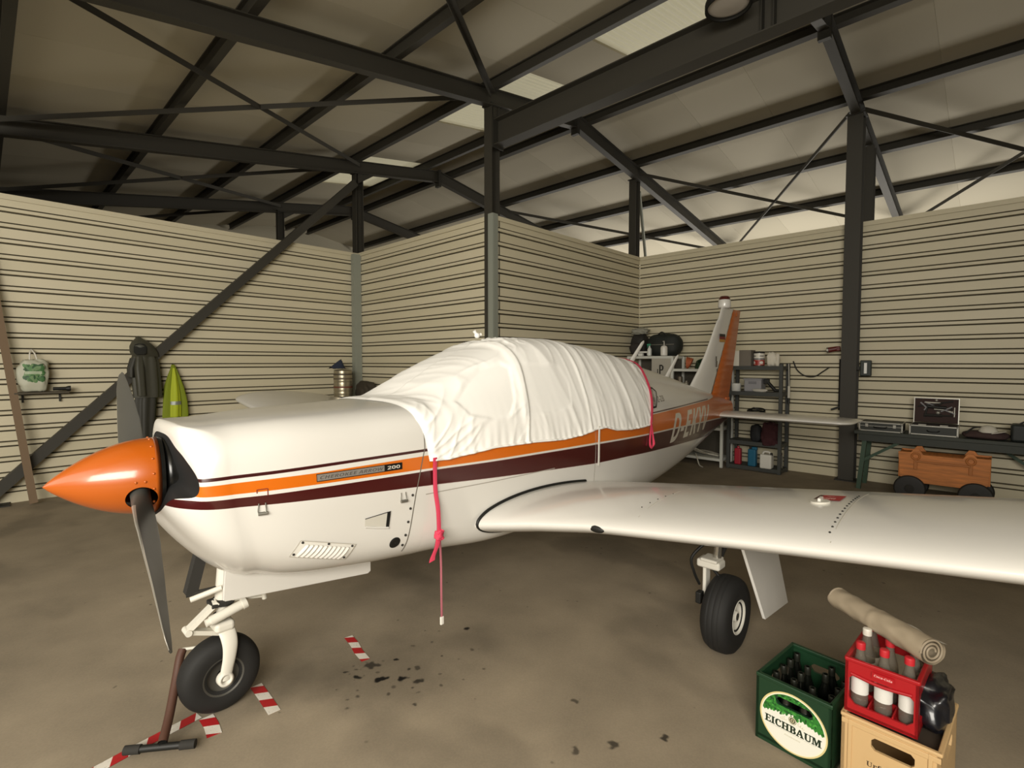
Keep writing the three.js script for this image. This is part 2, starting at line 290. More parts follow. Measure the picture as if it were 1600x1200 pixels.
// ---------------------------------------------------------------- the aircraft; local axes: x aft, y up, z port
const NX = 0.772, Z0 = -2.729;
const STN = {
  '-0.05': [[0, 1.435], [.20, 1.43], [.31, 1.405], [.385, 1.335], [.405, 1.22], [.405, 1.08], [.36, .90], [.22, .775], [0, .74]],
  '0.2': [[0, 1.452], [.24, 1.447], [.36, 1.42], [.43, 1.34], [.45, 1.2], [.45, 1.02], [.40, .80], [.25, .68], [0, .655]],
  '0.55': [[0, 1.463], [.27, 1.457], [.40, 1.422], [.465, 1.34], [.485, 1.18], [.485, .98], [.44, .742], [.28, .63], [0, .61]],
  '0.86': [[0, 1.478], [.28, 1.472], [.43, 1.44], [.50, 1.362], [.51, 1.18], [.51, .95], [.475, .712], [.30, .605], [0, .585]],
  '1': [[0, 1.49], [.28, 1.484], [.43, 1.452], [.506, 1.38], [.519, 1.2], [.519, .945], [.486, .698], [.303, .597], [0, .579]],
  '1.35': [[0, 1.688], [.25, 1.673], [.41, 1.585], [.52, 1.42], [.55, 1.22], [.55, .92], [.52, .652], [.32, .567], [0, .562]],
  '1.75': [[0, 1.835], [.26, 1.815], [.42, 1.71], [.53, 1.45], [.56, 1.22], [.565, .9], [.53, .64], [.33, .562], [0, .557]],
  '2.1': [[0, 1.872], [.27, 1.848], [.42, 1.74], [.535, 1.45], [.57, 1.2], [.57, .9], [.53, .63], [.33, .558], [0, .555]],
  '2.6': [[0, 1.832], [.27, 1.81], [.41, 1.71], [.53, 1.44], [.57, 1.2], [.57, .88], [.53, .615], [.33, .545], [0, .545]],
  '3.1': [[0, 1.762], [.25, 1.738], [.38, 1.66], [.505, 1.43], [.545, 1.2], [.545, .88], [.49, .605], [.3, .535], [0, .535]],
  '3.7': [[0, 1.68], [.18, 1.655], [.29, 1.575], [.42, 1.39], [.475, 1.18], [.47, .88], [.41, .62], [.25, .56], [0, .55]],
  '4.5': [[0, 1.545], [.12, 1.525], [.20, 1.46], [.30, 1.33], [.36, 1.15], [.355, .92], [.31, .70], [.19, .645], [0, .635]],
  '5.4': [[0, 1.37], [.07, 1.355], [.12, 1.32], [.18, 1.24], [.215, 1.12], [.21, .98], [.18, .83], [.11, .79], [0, .78]],
  '6.2': [[0, 1.22], [.03, 1.215], [.05, 1.19], [.075, 1.14], [.085, 1.07], [.085, 1.0], [.07, .93], [.04, .91], [0, .905]],
  '6.5': [[0, 1.165], [.02, 1.16], [.03, 1.14], [.04, 1.11], [.045, 1.06], [.045, 1.01], [.035, .97], [.02, .955], [0, .95]],
};
const SS = Object.keys(STN).map(Number).sort((a, b) => a - b), SA = SS.map((s) => STN[String(s)]);
function ctrl(s) {
  let i = 0; while (i < SS.length - 2 && s > SS[i + 1]) i++;
  const h = SS[i + 1] - SS[i], t = (s - SS[i]) / h, n = SS.length;
  const w = [2 * t ** 3 - 3 * t * t + 1, t ** 3 - 2 * t * t + t, -2 * t ** 3 + 3 * t * t, t ** 3 - t * t];
  const D = (k, j, c) => { const a = Math.min(k + 1, n - 1), b = Math.max(k - 1, 0); return (SA[a][j][c] - SA[b][j][c]) / (SS[a] - SS[b]); };
  return SA[0].map((_, j) => [0, 1].map((c) => w[0] * SA[i][j][c] + w[1] * D(i, j, c) * h + w[2] * SA[i + 1][j][c] + w[3] * D(i + 1, j, c) * h));
}
function spline9(c, u) {                                           // c: nine points [a, b, ...] from top centre to bottom centre; first coordinate is the half width
  const f = Math.min(u * 8, 7.99999), i = Math.floor(f), t = f - i;
  const g = (k) => (k < 0 ? c[1].map((v, j) => (j === 0 ? -v : v)) : k > 8 ? c[7].map((v, j) => (j === 0 ? -v : v)) : c[k]);
  const [a, b, d, e] = [g(i - 1), g(i), g(i + 1), g(i + 2)];
  return b.map((_, j) => 0.5 * (2 * b[j] + (d[j] - a[j]) * t + (2 * a[j] - 5 * b[j] + 4 * d[j] - e[j]) * t * t + (3 * b[j] - a[j] - 3 * d[j] + e[j]) * t ** 3));
}
const sect = (s, u) => spline9(ctrl(s), u);                        // [half width, height]
const hull = (s, u) => { const [w, y] = sect(s, Math.abs(u)); return [s, y, u < 0 ? -w : w]; };
function sideU(s, y) { let a = 0.28, b = 0.9; for (let i = 0; i < 30; i++) { const m = (a + b) / 2; if (sect(s, m)[1] > y) a = m; else b = m; } return (a + b) / 2; }
function sideP(s, y, off = 0) {                                    // a point of the port flank, off metres proud of it
  const u = sideU(s, y), p = hull(s, u), a = hull(s + 0.01, u), b = hull(s, Math.min(u + 0.01, 1));
  const n = V(...b).sub(V(...p)).cross(V(...a).sub(V(...p))).normalize();
  return [p[0] + n.x * off, p[1] + n.y * off, p[2] + n.z * off];
}
// patch of flank following corner points [s, y]; quad in order TL, TR, BR, BL
function patch(q, off, nu = 10, nv = 6) {
  const rings = []; for (let i = 0; i <= nu; i++) { const r = []; for (let j = 0; j <= nv; j++) { const a = i / nu, b = j / nv, P = (k) => lerp(lerp(q[0][k], q[1][k], a), lerp(q[3][k], q[2][k], a), b); r.push(sideP(P(0), P(1), off)); } rings.push(r); }
  return skin(rings, { uv: (p, i, k) => [i / nu, 1 - k / nv] });
}
function strip(pts, width, off) { // thin band along flank points
  const rings = pts.map(([s, y], i) => { const a = pts[Math.max(0, i - 1)], b = pts[Math.min(pts.length - 1, i + 1)], dx = b[0] - a[0], dy = b[1] - a[1], l = Math.hypot(dx, dy) || 1, nx = -dy / l * width / 2, ny = dx / l * width / 2; return [sideP(s + nx, y + ny, off), sideP(s - nx, y - ny, off)]; });
  return skin(rings, { flip: false });
}
const fine = (pts, n = 24) => { const r = []; for (let i = 0; i < pts.length - 1; i++) for (let k = 0; k < n; k++) r.push([lerp(pts[i][0], pts[i + 1][0], k / n), lerp(pts[i][1], pts[i + 1][1], k / n)]); r.push(pts[pts.length - 1]); return r; };

// paint scheme drawn in metres (s, y) on a canvas window
function paint(s0, s1, y0, y1, w, h, text) {
  return canvasTex(w, h, (c) => {
    c.fillStyle = '#dbd8d1'; c.fillRect(0, 0, w, h);
    c.setTransform(w / (s1 - s0), 0, 0, -h / (y1 - y0), -s0 * w / (s1 - s0), h + y0 * h / (y1 - y0));
    const poly = (top, bot, col) => { c.fillStyle = col; c.beginPath(); top.forEach(([x, y], i) => (i ? c.lineTo(x, y) : c.moveTo(x, y))); [...bot].reverse().forEach(([x, y]) => c.lineTo(x, y)); c.closePath(); c.fill(); };
    const OR = '#d2690e', MA = '#43100f';
    poly([[-.4, 1.221], [.1, 1.223], [.9, 1.236], [3.3, 1.258], [5.3, 1.264]], [[-.4, 1.207], [.1, 1.209], [.9, 1.222], [3.3, 1.247], [5.3, 1.254]], '#3a0f0f');
    poly([[-.4, 1.191], [.29, 1.189], [.9, 1.198], [3.3, 1.238], [5.3, 1.247], [5.62, 1.262], [5.8, 1.33], [5.95, 1.6], [7, 1.6]], [[-.4, 1.153], [.09, 1.139], [.9, 1.127], [2.37, 1.105], [2.85, 1.093], [3.82, 1.068], [5.96, .988], [7, .94]], OR);
    poly([[-.4, 1.136], [.09, 1.121], [.9, 1.114], [2.37, 1.09], [2.85, 1.08], [3.82, 1.054], [5.96, .974], [7, .925]], [[-.4, 1.105], [-.2, 1.095], [.09, 1.078], [.91, 1.034], [2.37, .95], [2.86, .937], [4.05, .88], [5.24, .822], [6.0, .79], [7, .74]], MA);
    if (text) {                                                    // registration, slanted
      c.save(); c.transform(1, 0, 0.62, 1, 3.745, 0.927); c.scale(1, -1); c.fillStyle = '#dad4c6';
      c.font = 'bold 100px sans-serif'; const t = 'D-EKYV', m = c.measureText(t).width; c.scale(1.34 / m, 0.272 / 71.4); c.fillText(t, 0, 0); c.restore();
      c.save(); c.translate(3.52, 1.335); c.scale(1, -1); c.fillStyle = '#77736a'; c.font = 'bold 100px sans-serif'; const k = c.measureText('Z-ZB').width; c.scale(0.2 / k, 0.055 / 71.4); c.fillText('Z-ZB', 0, 0); c.restore();
    }
  });
}
const uvIn = (s0, s1, y0, y1) => (p) => [(p[0] - s0) / (s1 - s0), (p[1] - y0) / (y1 - y0)];
const skinMat = (map) => { map.wrapS = map.wrapT = THREE.ClampToEdgeWrapping; return mat('#ffffff', 0.3, 0, { map, ...clear }); };

const plane = thing('airplane', 'white low-wing single-engine airplane with orange and maroon stripes and an orange spinner', 'airplane', [NX, 0, Z0]);
{ // fuselage aft of the firewall
  const NU = 44, rings = [], win = [0.82, 6.62, 0.4, 2.0];
  const sl = []; for (let s = 0.86; s < 6.5; s += 0.06) sl.push(s); sl.push(6.5);
  for (const s of sl) { const r = []; for (let k = 0; k < NU; k++) r.push(hull(s, k / NU)); for (let k = 0; k < NU; k++) { const p = hull(s, 1 - k / NU); r.push([p[0], p[1], -p[2]]); } rings.push(r); }
  rings.push(rings[rings.length - 1].map(([x, y, z]) => [x + 0.04, lerp(1.06, y, 0.7), z * 0.4]));
  const g = skin(rings, { wrap: true, split: NU, caps: true, uv: uvIn(...win) });
  const f = new THREE.Mesh(g, [skinMat(paint(...win, 2048, 565, true)), skinMat(paint(...win, 1024, 282, false))]);
  f.name = 'fuselage'; f.castShadow = f.receiveShadow = true; plane.add(f);
  // rear quarter window half hidden under the cover
  const qw = mesh('quarter_window', patch([[3.05, 1.475], [3.475, 1.465], [3.44, 1.305], [3.05, 1.3]], 0.004), mat('#8f8b80', 0.12, 0, { clearcoat: 1 }), f);
  mesh('window_frame', strip(fine([[3.1, 1.47], [3.48, 1.465], [3.55, 1.43], [3.435, 1.30], [3.1, 1.295]], 8), 0.016, 0.007), M.black, f);
  for (const q of [[[0.87, 0.99], [1.9, 0.985]], [[2.38, 1.2], [2.36, 0.72]]]) mesh('skin_seam', strip(fine(q, 20), 0.005, 0.0015), mat('#a39d92', 0.6), f);
}
const LIP = [[0, 1.385, -.215], [.11, 1.377, -.212], [.20, 1.338, -.205], [.285, 1.295, -.19], [.365, 1.215, -.165], [.352, 1.148, -.172], [.25, 1.127, -.235], [.14, 1.06, -.255], [0, 1.02, -.258]];
const cowlPt = (v, u) => {                                         // v 0 at the lip, 1 where the full section begins, 2 at the firewall
  const L = spline9(LIP, u), sB = -0.05 + 0.17 * smooth(0.5, 1, u) - 0.135 * smooth(0.36, 0.1, u);
  if (v <= 1) { const [w, y] = sect(Math.max(-0.05, sB), u), e = 0.45 + 0.42 * smooth(0.5, 1, u), r = Math.sin(v * Math.PI / 2) ** e; return [lerp(L[2], sB, v), lerp(L[1], y, r), lerp(L[0], w, r)]; }
  const s = lerp(sB, 0.86, v - 1), [w, y] = sect(Math.max(-0.05, s), u); return [s, y, w];
};
{
  const NU = 52, rings = [], win = [-0.3, 0.9, 0.5, 1.5];
  const vs = [0, 0.03, 0.08, 0.15, 0.24, 0.35, 0.48, 0.62, 0.76, 0.88, 1]; for (let i = 1; i <= 26; i++) vs.push(1 + i / 26);
  for (const v of vs) { const r = []; for (let k = 0; k < NU; k++) r.push(cowlPt(v, k / NU)); for (let k = 0; k < NU; k++) { const p = cowlPt(v, 1 - k / NU); r.push([p[0], p[1], -p[2]]); } rings.push(r); }
  const g = skin(rings, { wrap: true, split: NU, uv: uvIn(...win) });
  const c = new THREE.Mesh(g, [skinMat(paint(...win, 1536, 1280, false)), skinMat(paint(...win, 768, 640, false))]);
  c.name = 'cowling'; c.castShadow = c.receiveShadow = true; plane.add(c);
  // intake duct behind the lip
  const lip = rings[0], duct = [0, 0.06, 0.14].map((d, i) => lip.map(([x, y, z]) => [x + d + 0.002, lerp(1.2, y, 1 - 0.02 * (i + 0.3)), z * (1 - 0.02 * (i + 0.3))]));
  mesh('intake_duct', skin(duct, { wrap: true, flip: true, caps: true }), mat('#070706', 0.7), plane);
  mesh('starter_ring', [lathe([[0, -0.045], [0.14, -0.045], [0.158, -0.04], [0.164, -0.02], [0.16, -0.005], [0.168, 0.005], [0.168, 0.03], [0.15, 0.04], [0.1, 0.05], [0, 0.05]], 56, -0.185, 1.2, 0, 0, 0, -Math.PI / 2)], M.blackGloss, plane);
  mesh('engine_block', [rbox(0.1, 0.2, 0.56, 0.02, -0.02, 1.17, 0), ...[-0.3, -0.22, 0.22, 0.3].map((z) => rbox(0.06, 0.12, 0.05, 0.01, -0.075, 1.19, z))], M.dark, plane);
  // fittings on the cowling
  mesh('model_plate', patch([[0.288, 1.184], [0.73, 1.183], [0.729, 1.147], [0.289, 1.148]], 0.003, 16, 2), mat('#ffffff', 0.35, 0.2, {
    map: canvasTex(1024, 84, (x, w, h) => {
      x.fillStyle = '#2a2420'; x.fillRect(0, 0, w, h); x.fillStyle = '#8d8780'; x.fillRect(6, 8, w * 0.775 - 10, h - 16); x.fillStyle = '#141210'; x.fillRect(w * 0.78, 5, w * 0.22 - 5, h - 10);
      x.textBaseline = 'middle'; x.font = 'italic bold 50px sans-serif'; x.fillStyle = '#5b5650'; const fit = (t, a, b) => { const m = x.measureText(t).width; x.save(); x.translate(a, h / 2 + 2); x.scale((b - a) / m, 1); x.fillText(t, 0, 0); x.restore(); };
      fit('CHEROKEE ARROW', 26, w * 0.75); x.font = 'bold 56px sans-serif'; x.fillStyle = '#d8d2c6'; fit('200', w * 0.805, w * 0.975);
    }),
  }), c);
  mesh('firewall_seam', strip(fine([[0.845, 1.43], [0.866, 1.3], [0.868, 1.24], [0.81, 1.008], [0.778, 0.806], [0.76, 0.69]], 12), 0.006, 0.001), mat('#6d675d', 0.7), c);
  for (const y of [1.0, 0.93, 0.86, 0.79, 0.735]) mesh('screw', at(new THREE.SphereGeometry(0.007, 10, 6), ...sideP(interp(y, [0.7, 0.806, 1.008], [0.742, 0.758, 0.79]), y, 0.001)), M.dark, c);
  // wedge-shaped air scoop
  mesh('air_scoop', [patch([[0.525, 0.925], [0.65, 0.936], [0.645, 0.862], [0.526, 0.887]], 0.003)], mat('#c8c4b8', 0.5), c);
  mesh('scoop_opening', [patch([[0.643, 0.939], [0.662, 0.941], [0.654, 0.858], [0.637, 0.861]], 0.006), strip(fine([[0.525, 0.926], [0.65, 0.938]], 8), 0.004, 0.005)], M.black, c);
  mesh('scoop_lip', [tube([[0.53, 0.884], [0.59, 0.868], [0.652, 0.855]].map(([s, y]) => sideP(s, y, 0.004)), 0.006, 16)], M.white, c);
  // louvred panel on the lower flank
  const lv = [[0.222, 0.885], [0.485, 0.805], [0.447, 0.73], [0.182, 0.815]];
  const pn = mesh('louvre_panel', patch(lv, 0.004, 14, 8), mat('#e2dfd6', 0.4), c);
  const q = (a, b) => [0, 1].map((k) => lerp(lerp(lv[0][k], lv[1][k], a), lerp(lv[3][k], lv[2][k], a), b));
  mesh('panel_edge', strip(fine([q(0, 0), q(1, 0), q(1, 1), q(0, 1), q(0, 0)], 10), 0.004, 0.005), mat('#b9b3a7', 0.6), pn);
  for (let i = 0; i < 10; i++) { const a = 0.13 + i * 0.082, P = (b, da, off) => sideP(...q(a + da - 0.06 * (b - 0.5), b), off), rs = []; for (let k = 0; k <= 8; k++) { const b = 0.2 + 0.76 * k / 8, e = 0.005 * Math.sin(Math.PI * (0.12 + 0.76 * k / 8)); rs.push([P(b, -0.018, 0.005), P(b, 0.002, 0.005 + e), P(b, 0.022, 0.006 + e * 1.6)]); } mesh('louvre', skin(rs, { flip: true }), M.white, pn); mesh('slot', skin(rs.map((_, k) => { const b = 0.2 + 0.76 * k / 8; return [P(b, 0.022, 0.0055), P(b, 0.036, 0.0055)]; }), { flip: true }), M.dark, pn); }
  for (const [a, b] of [[0.05, 0.1], [0.5, 0.07], [0.95, 0.1], [0.04, 0.85], [0.95, 0.85]]) mesh('screw', at(new THREE.SphereGeometry(0.006, 8, 6), ...sideP(...q(a, b), 0.005)), M.dark, pn);
  // exhaust hole and latches
  mesh('drain_hole', skin([0.001, 0.014, 0.024, 0.03].map((r, i) => Array.from({ length: 24 }, (_, k) => sideP(0.7 + r * Math.cos(k * Math.PI / 12), 0.76 + r * Math.sin(k * Math.PI / 12), [0.003, 0.003, 0.005, 0.001][i]))), { wrap: true, flip: true }), M.black, c);
  for (const [s, y] of [[0.06, 1.09], [0.733, 1.025]]) {
    const P = (ds, dy, o) => sideP(s + ds, y + dy, o);
    const l = mesh('cowl_latch', [tube([P(-0.014, 0.0, 0.004), P(-0.014, -0.04, 0.01), P(0.012, -0.04, 0.01), P(0.012, 0.0, 0.004)], 0.0025, 24, 6), rod(P(-0.016, -0.045, 0.008), P(0.02, -0.045, 0.008), 0.008)], M.alu, c);
    if (s < 0.5) mesh('latch_outline', strip(fine([[s - 0.02, y + 0.045], [s - 0.02, y + 0.06], [s + 0.022, y + 0.06], [s + 0.022, y + 0.03]], 6), 0.004, 0.002), mat('#7a2412', 0.6), l);
  }
}
{ // spinner and two-blade propeller (thrust line offset a few degrees)
  const prop = new THREE.Group(); prop.name = 'propeller'; prop.position.set(-0.305, 1.2, 0); prop.rotation.y = -5 * Math.PI / 180; plane.add(prop);
  const phi = 63 * Math.PI / 180, dir = V(0, -Math.cos(phi), Math.sin(phi));
  const prof = [[0, 0.07], [0.166, 0.07], [0.166, 0.05]]; for (let i = 22; i >= 0; i--) { const x = i / 22; prof.push([0.166 * Math.sin(Math.PI / 2 * x ** 0.86), 0.05 - (1 - x) * 0.36]); }
  const toX = (g) => g.rotateZ(-Math.PI / 2);                      // lathe axis y -> +x (aft)
  const ev = new Evaluator(); ev.attributes = ['position', 'normal', 'uv']; ev.useGroups = false;
  let b = new Brush(toX(new THREE.LatheGeometry(prof.map((p) => new THREE.Vector2(...p)), 72)), M.orange); b.updateMatrixWorld();
  for (const sg of [1, -1]) { const h = new Brush(rod([0, 0, 0].map((v, i) => [0, 0, 0][i] + dir.toArray()[i] * 0.075 * sg), dir.clone().multiplyScalar(0.3 * sg).toArray(), 0.056, 0.056, 32)); h.updateMatrixWorld(); b = ev.evaluate(b, h, SUBTRACTION); b.updateMatrixWorld(); }
  const sp = mesh('spinner', b.geometry, M.orange, prop);
  sp.material = M.orange;
  // split line and screws of the spinner
  const hubR = (x) => 0.166 * Math.sin(Math.PI / 2 * (1 - (0.05 - x) / 0.36) ** 0.86);
  for (let k = 0; k < 16; k++) { const a = k / 16 * 2 * Math.PI + 0.2; mesh('screw', at(new THREE.SphereGeometry(0.0055, 8, 6), 0.042, Math.cos(a) * 0.1655, Math.sin(a) * 0.1655), M.orange, sp); }
  for (const sg of [1, -1]) for (const [dx, da] of [[-0.02, 0.48], [0.012, 0.48], [-0.02, -0.48], [0.012, -0.48]]) { const a = phi + (sg < 0 ? Math.PI : 0) + da, r = hubR(dx) + 0.0005; mesh('screw', at(new THREE.SphereGeometry(0.0055, 8, 6), dx, -Math.cos(a) * r, Math.sin(a) * r), M.orange, sp); }
  mesh('spinner_plate', toX(new THREE.CylinderGeometry(0.166, 0.166, 0.014, 56)).translate(0.078, 0, 0), M.blackGloss, prop);
  for (const sg of [1, -1]) {
    const R = dir.clone().multiplyScalar(sg), fwd = V(-1, 0, 0), tan = fwd.clone().cross(R).normalize(), rings = [], N = 28;
    for (let i = 0; i <= 40; i++) {
      const r = lerp(0.08, 0.94, i / 40), x = r / 0.94, c = interp(x, [0.08, 0.17, 0.27, 0.4, 0.6, 0.8, 0.93, 0.98, 1], [0.075, 0.085, 0.125, 0.152, 0.15, 0.128, 0.1, 0.07, 0.02]);
      const th = interp(x, [0.08, 0.17, 0.3, 0.6, 1], [0.075, 0.06, 0.026, 0.013, 0.005]), be = interp(x, [0.08, 0.2, 0.45, 0.75, 1], [48, 44, 31, 22, 17]) * Math.PI / 180;
      const cd = tan.clone().multiplyScalar(Math.cos(be)).addScaledVector(fwd, Math.sin(be)), nd = fwd.clone().multiplyScalar(Math.cos(be)).addScaledVector(tan, -Math.sin(be));
      rings.push(Array.from({ length: N }, (_, k) => { const a = k / N * 2 * Math.PI, q = R.clone().multiplyScalar(r).addScaledVector(cd, c / 2 * Math.cos(a)).addScaledVector(nd, th / 2 * Math.sin(a) * (1 + 0.25 * Math.cos(a))); return [q.x, q.y, q.z]; }));
    }
    const bl = mesh('propeller_blade', skin(rings, { wrap: true, caps: true }), M.blade, prop);
    mesh('leading_edge', skin(rings.slice(8).map((r) => [26, 27, 0, 1, 2].map((k) => { const m = r.reduce((s, p) => [s[0] + p[0] / N, s[1] + p[1] / N, s[2] + p[2] / N], [0, 0, 0]); return r[k].map((v, j) => m[j] + (v - m[j]) * 1.012); }))), M.bladeEdge, bl);
  }
}
// wings: laminar section, seven degrees of dihedral
const thick = (x, t) => t / 0.2 * (0.2969 * Math.sqrt(x) - 0.126 * x - 0.3516 * x * x + 0.2843 * x ** 3 - 0.1036 * x ** 4);
function foil(N, t, camber) {                                      // upper TE -> LE -> lower TE
  const r = []; for (let i = 0; i < 2 * N; i++) { const up = i <= N, f = up ? 1 - i / N : (i - N) / N, x = 0.5 - 0.5 * Math.cos(Math.PI * f), xx = x ** 1.06, y = thick(xx, t), c = camber * 4 * x * (1 - x); r.push([x, (up ? y : -y) + c]); } return r;
}
const wingLE = (w) => interp(w, [0.4, 0.57, 0.85, 1.15, 1.3, 2, 4.6], [1.21, 1.21, 1.34, 1.43, 1.445, 1.475, 1.49]), wingTE = 2.97, wingY = (w) => 0.752 + Math.tan(7.0 * Math.PI / 180) * (w - 0.57);
function wingPt(w, x, y, sg, tk = 1) { const l = wingLE(w), c = wingTE - l; return [l + x * c, wingY(w) + (y * tk) * c - 0.035 * x * c, sg * w]; }
const FOIL = foil(34, 0.128, 0.018), upper = (x) => thick(x ** 1.06, 0.128) + 0.018 * 4 * x * (1 - x);
const onWing = (w, x, off = 0) => { const p = wingPt(w, x, upper(x), 1); return [p[0], p[1] + off, p[2]]; };
for (const sg of [1, -1]) {
  const ws = [0.42, 0.5, 0.57, 0.7, 0.85, 1.0, 1.15, 1.3, 1.6, 2, 2.5, 3, 3.5, 4, 4.3], rings = ws.map((w) => FOIL.map(([x, y]) => wingPt(w, x, y, sg)));
  for (let i = 1; i <= 9; i++) { const a = i / 9 * Math.PI / 2, w = 4.3 + 0.27 * Math.sin(a), k = Math.max(0.02, Math.cos(a)); rings.push(FOIL.map(([x, y]) => { const xs = 0.45 + (x - 0.45) * (0.55 + 0.45 * k ** 0.7); return wingPt(w, xs, y * k + (1 - k) * 0.015, sg); })); }
  const wing = mesh('wing', skin(rings, { wrap: true, caps: true, flip: sg < 0 }), M.white, plane); wing.userData.label = sg > 0 ? 'port wing reaching past the crates' : 'starboard wing showing behind the cowling';
  // root seal
  const seal = FOIL.filter((_, i) => i > 14 && i < 50).map(([x, y]) => { const p = wingPt(0.557, x, y * 1.02, sg), u = sideU(p[0], p[1]); return [p[0], p[1] + 0.004, sg * (Math.max(0.545, sect(p[0], u)[0]) + 0.006)]; });
  mesh('root_seal', tube(seal, 0.0105, 110, 8), M.black, wing);
  if (sg > 0) {
    const disc = (x, w, r, h) => { const p = onWing(w, x, 0.002), g = new THREE.CylinderGeometry(r, r, h, 28); g.rotateX(Math.PI * 6.6 / 180 * -1); return g.translate(p[0], p[1], p[2]); };
    { const g = new THREE.SphereGeometry(1, 28, 16).scale(0.014, 0.02, 0.048); const p = wingPt(1.22, 0.006, -0.004, 1); mesh('stall_opening', g.translate(...p), M.black, wing); }
    const fc = mesh('fuel_cap', [disc(0.3, 2.14, 0.042, 0.012)], M.dirtyWhite, wing);
    { const p = onWing(2.14, 0.3, 0.014); mesh('cap_tab', box(0.05, 0.016, 0.012, p[0] + 0.005, p[1], p[2]), M.white, fc); }
    const pl = []; for (let i = 0; i <= 4; i++) pl.push([0, 1].map((k) => onWing(lerp(2.1, 2.21, k), lerp(0.33, 0.43, i / 4), 0.003)));
    mesh('fuel_placard', skin(pl, { flip: true, uv: (p, i, k) => [k, 1 - i / 4] }), mat('#ffffff', 0.5, 0, { map: canvasTex(256, 128, (x) => { x.fillStyle = '#a81f22'; x.fillRect(0, 0, 256, 128); x.fillStyle = '#4a1012'; x.fillRect(0, 0, 40, 128); x.fillStyle = '#e3c9c0'; x.font = 'bold 40px sans-serif'; x.fillText('AVGAS', 70, 54); x.font = '26px sans-serif'; x.fillText('100 LL', 84, 98); }) }), wing);
    const sm = (w, xs) => tube(xs.map((x) => onWing(w, x, -0.0005)), 0.0022, 60, 5);
    mesh('panel_seam', [sm(2.27, [0.02, 0.1, 0.2, 0.3, 0.4, 0.5, 0.55]), sm(1.42, [0.05, 0.15, 0.3, 0.45])], mat('#b9b4a8', 0.6), wing);
    for (let i = 0; i < 14; i++) mesh('rivet', at(new THREE.SphereGeometry(0.005, 8, 5), ...onWing(2.255, 0.06 + i * 0.03, 0)), M.dark, wing);
    for (let i = 0; i < 5; i++) mesh('rivet', at(new THREE.SphereGeometry(0.004, 8, 5), ...onWing(1.38 + 0.01 * i, 0.12 + i * 0.045, 0)), M.dark, wing);
  }
  // main gear under the wing
  const W = sg * 1.6, X = 2.236, gear = new THREE.Group(); gear.name = numbered('main_gear'); plane.add(gear);
  const ax = (g) => at(g, X, 0.22, W, Math.PI / 2, 0, 0);
  mesh('tire', ax(lathe([[0.075, -0.062], [0.1, -0.075], [0.14, -0.083], [0.18, -0.08], [0.205, -0.064], [0.217, -0.04], [0.2185, -0.031], [0.2145, -0.028], [0.2195, -0.024], [0.2205, -0.006], [0.216, -0.003], [0.216, 0.003], [0.2205, 0.006], [0.2195, 0.024], [0.2145, 0.028], [0.2185, 0.031], [0.217, 0.04], [0.205, 0.064], [0.18, 0.08], [0.14, 0.083], [0.1, 0.075], [0.075, 0.062]], 56)), M.rubber, gear);
  mesh('wheel_hub', ax(lathe([[0, 0.066 * sg], [0.028, 0.066 * sg], [0.03, 0.048 * sg], [0.05, 0.046 * sg], [0.072, 0.056 * sg], [0.088, 0.07 * sg], [0.096, 0.078 * sg], [0.1, 0.074 * sg], [0.1, -0.06], [0, -0.06]], 40)), M.gearWhite, gear);
  mesh('hub_cap', ax(lathe([[0, 0.07 * sg], [0.02, 0.068 * sg], [0.024, 0.05 * sg]], 20)), M.dark, gear);
  const Z = (d) => sg * (1.6 + d);
  mesh('oleo_strut', [rod([X, 0.5, Z(-0.06)], [X, 0.66, Z(-0.05)], 0.024), rod([X, 0.66, Z(-0.05)], [X, 0.86, Z(-0.05)], 0.036)], M.chrome, gear);
  mesh('axle_fork', [rbox(0.1, 0.05, 0.14, 0.015, X - 0.01, 0.5, Z(-0.09)), rbox(0.07, 0.28, 0.022, 0.009, X, 0.36, Z(-0.12), 0, 0, 0), rod([X, 0.22, Z(-0.12)], [X, 0.22, Z(-0.03)], 0.022), rbox(0.11, 0.02, 0.1, 0.008, X - 0.02, 0.53, Z(-0.08))], M.gearWhite, gear);
  mesh('brake_disc', ax(lathe([[0.02, -0.1 * sg], [0.095, -0.1 * sg], [0.095, -0.092 * sg], [0.02, -0.092 * sg]], 36)), M.alu, gear);
  mesh('brake_line', [tube([[X - 0.03, 0.66, Z(-0.07)], [X - 0.07, 0.6, Z(-0.13)], [X - 0.1, 0.53, Z(-0.17)], [X - 0.08, 0.44, Z(-0.16)], [X - 0.03, 0.36, Z(-0.15)]], 0.009), rbox(0.05, 0.07, 0.035, 0.008, X - 0.07, 0.3, Z(-0.13)), rod([X - 0.05, 0.52, Z(-0.1)], [X - 0.02, 0.44, Z(-0.04)], 0.009)], M.black, gear);
  mesh('torque_link', [rod([X + 0.03, 0.64, Z(-0.05)], [X + 0.1, 0.58, Z(-0.05)], 0.014), rod([X + 0.1, 0.58, Z(-0.05)], [X + 0.03, 0.5, Z(-0.06)], 0.014)], M.dark, gear);
  { const q = [[2.1, 0.78, 1.69], [2.6, 0.8, 1.7], [2.67, 0.205, 1.8], [2.245, 0.255, 1.8]].map(([x, y, z]) => V(x, y, sg * z)), rs = [0, 1].map((e) => Array.from({ length: 9 }, (_, k) => { const p = q[0].clone().lerp(q[1], k / 8).lerp(q[3].clone().lerp(q[2], k / 8), 1); const t = q[0].clone().lerp(q[1], k / 8); return e ? p : t; }).map((p) => [p.x, p.y, p.z]));
    const th = (d) => rs.map((r) => r.map(([x, y, z]) => [x, y, z + sg * d]));
    const A = th(0), B = th(0.016), loop = [...A[0], ...[...A[1]].reverse()], loop2 = [...B[0], ...[...B[1]].reverse()];
    mesh('gear_door', skin([loop, loop2], { wrap: true, caps: true, flip: sg > 0 }), M.white, gear);
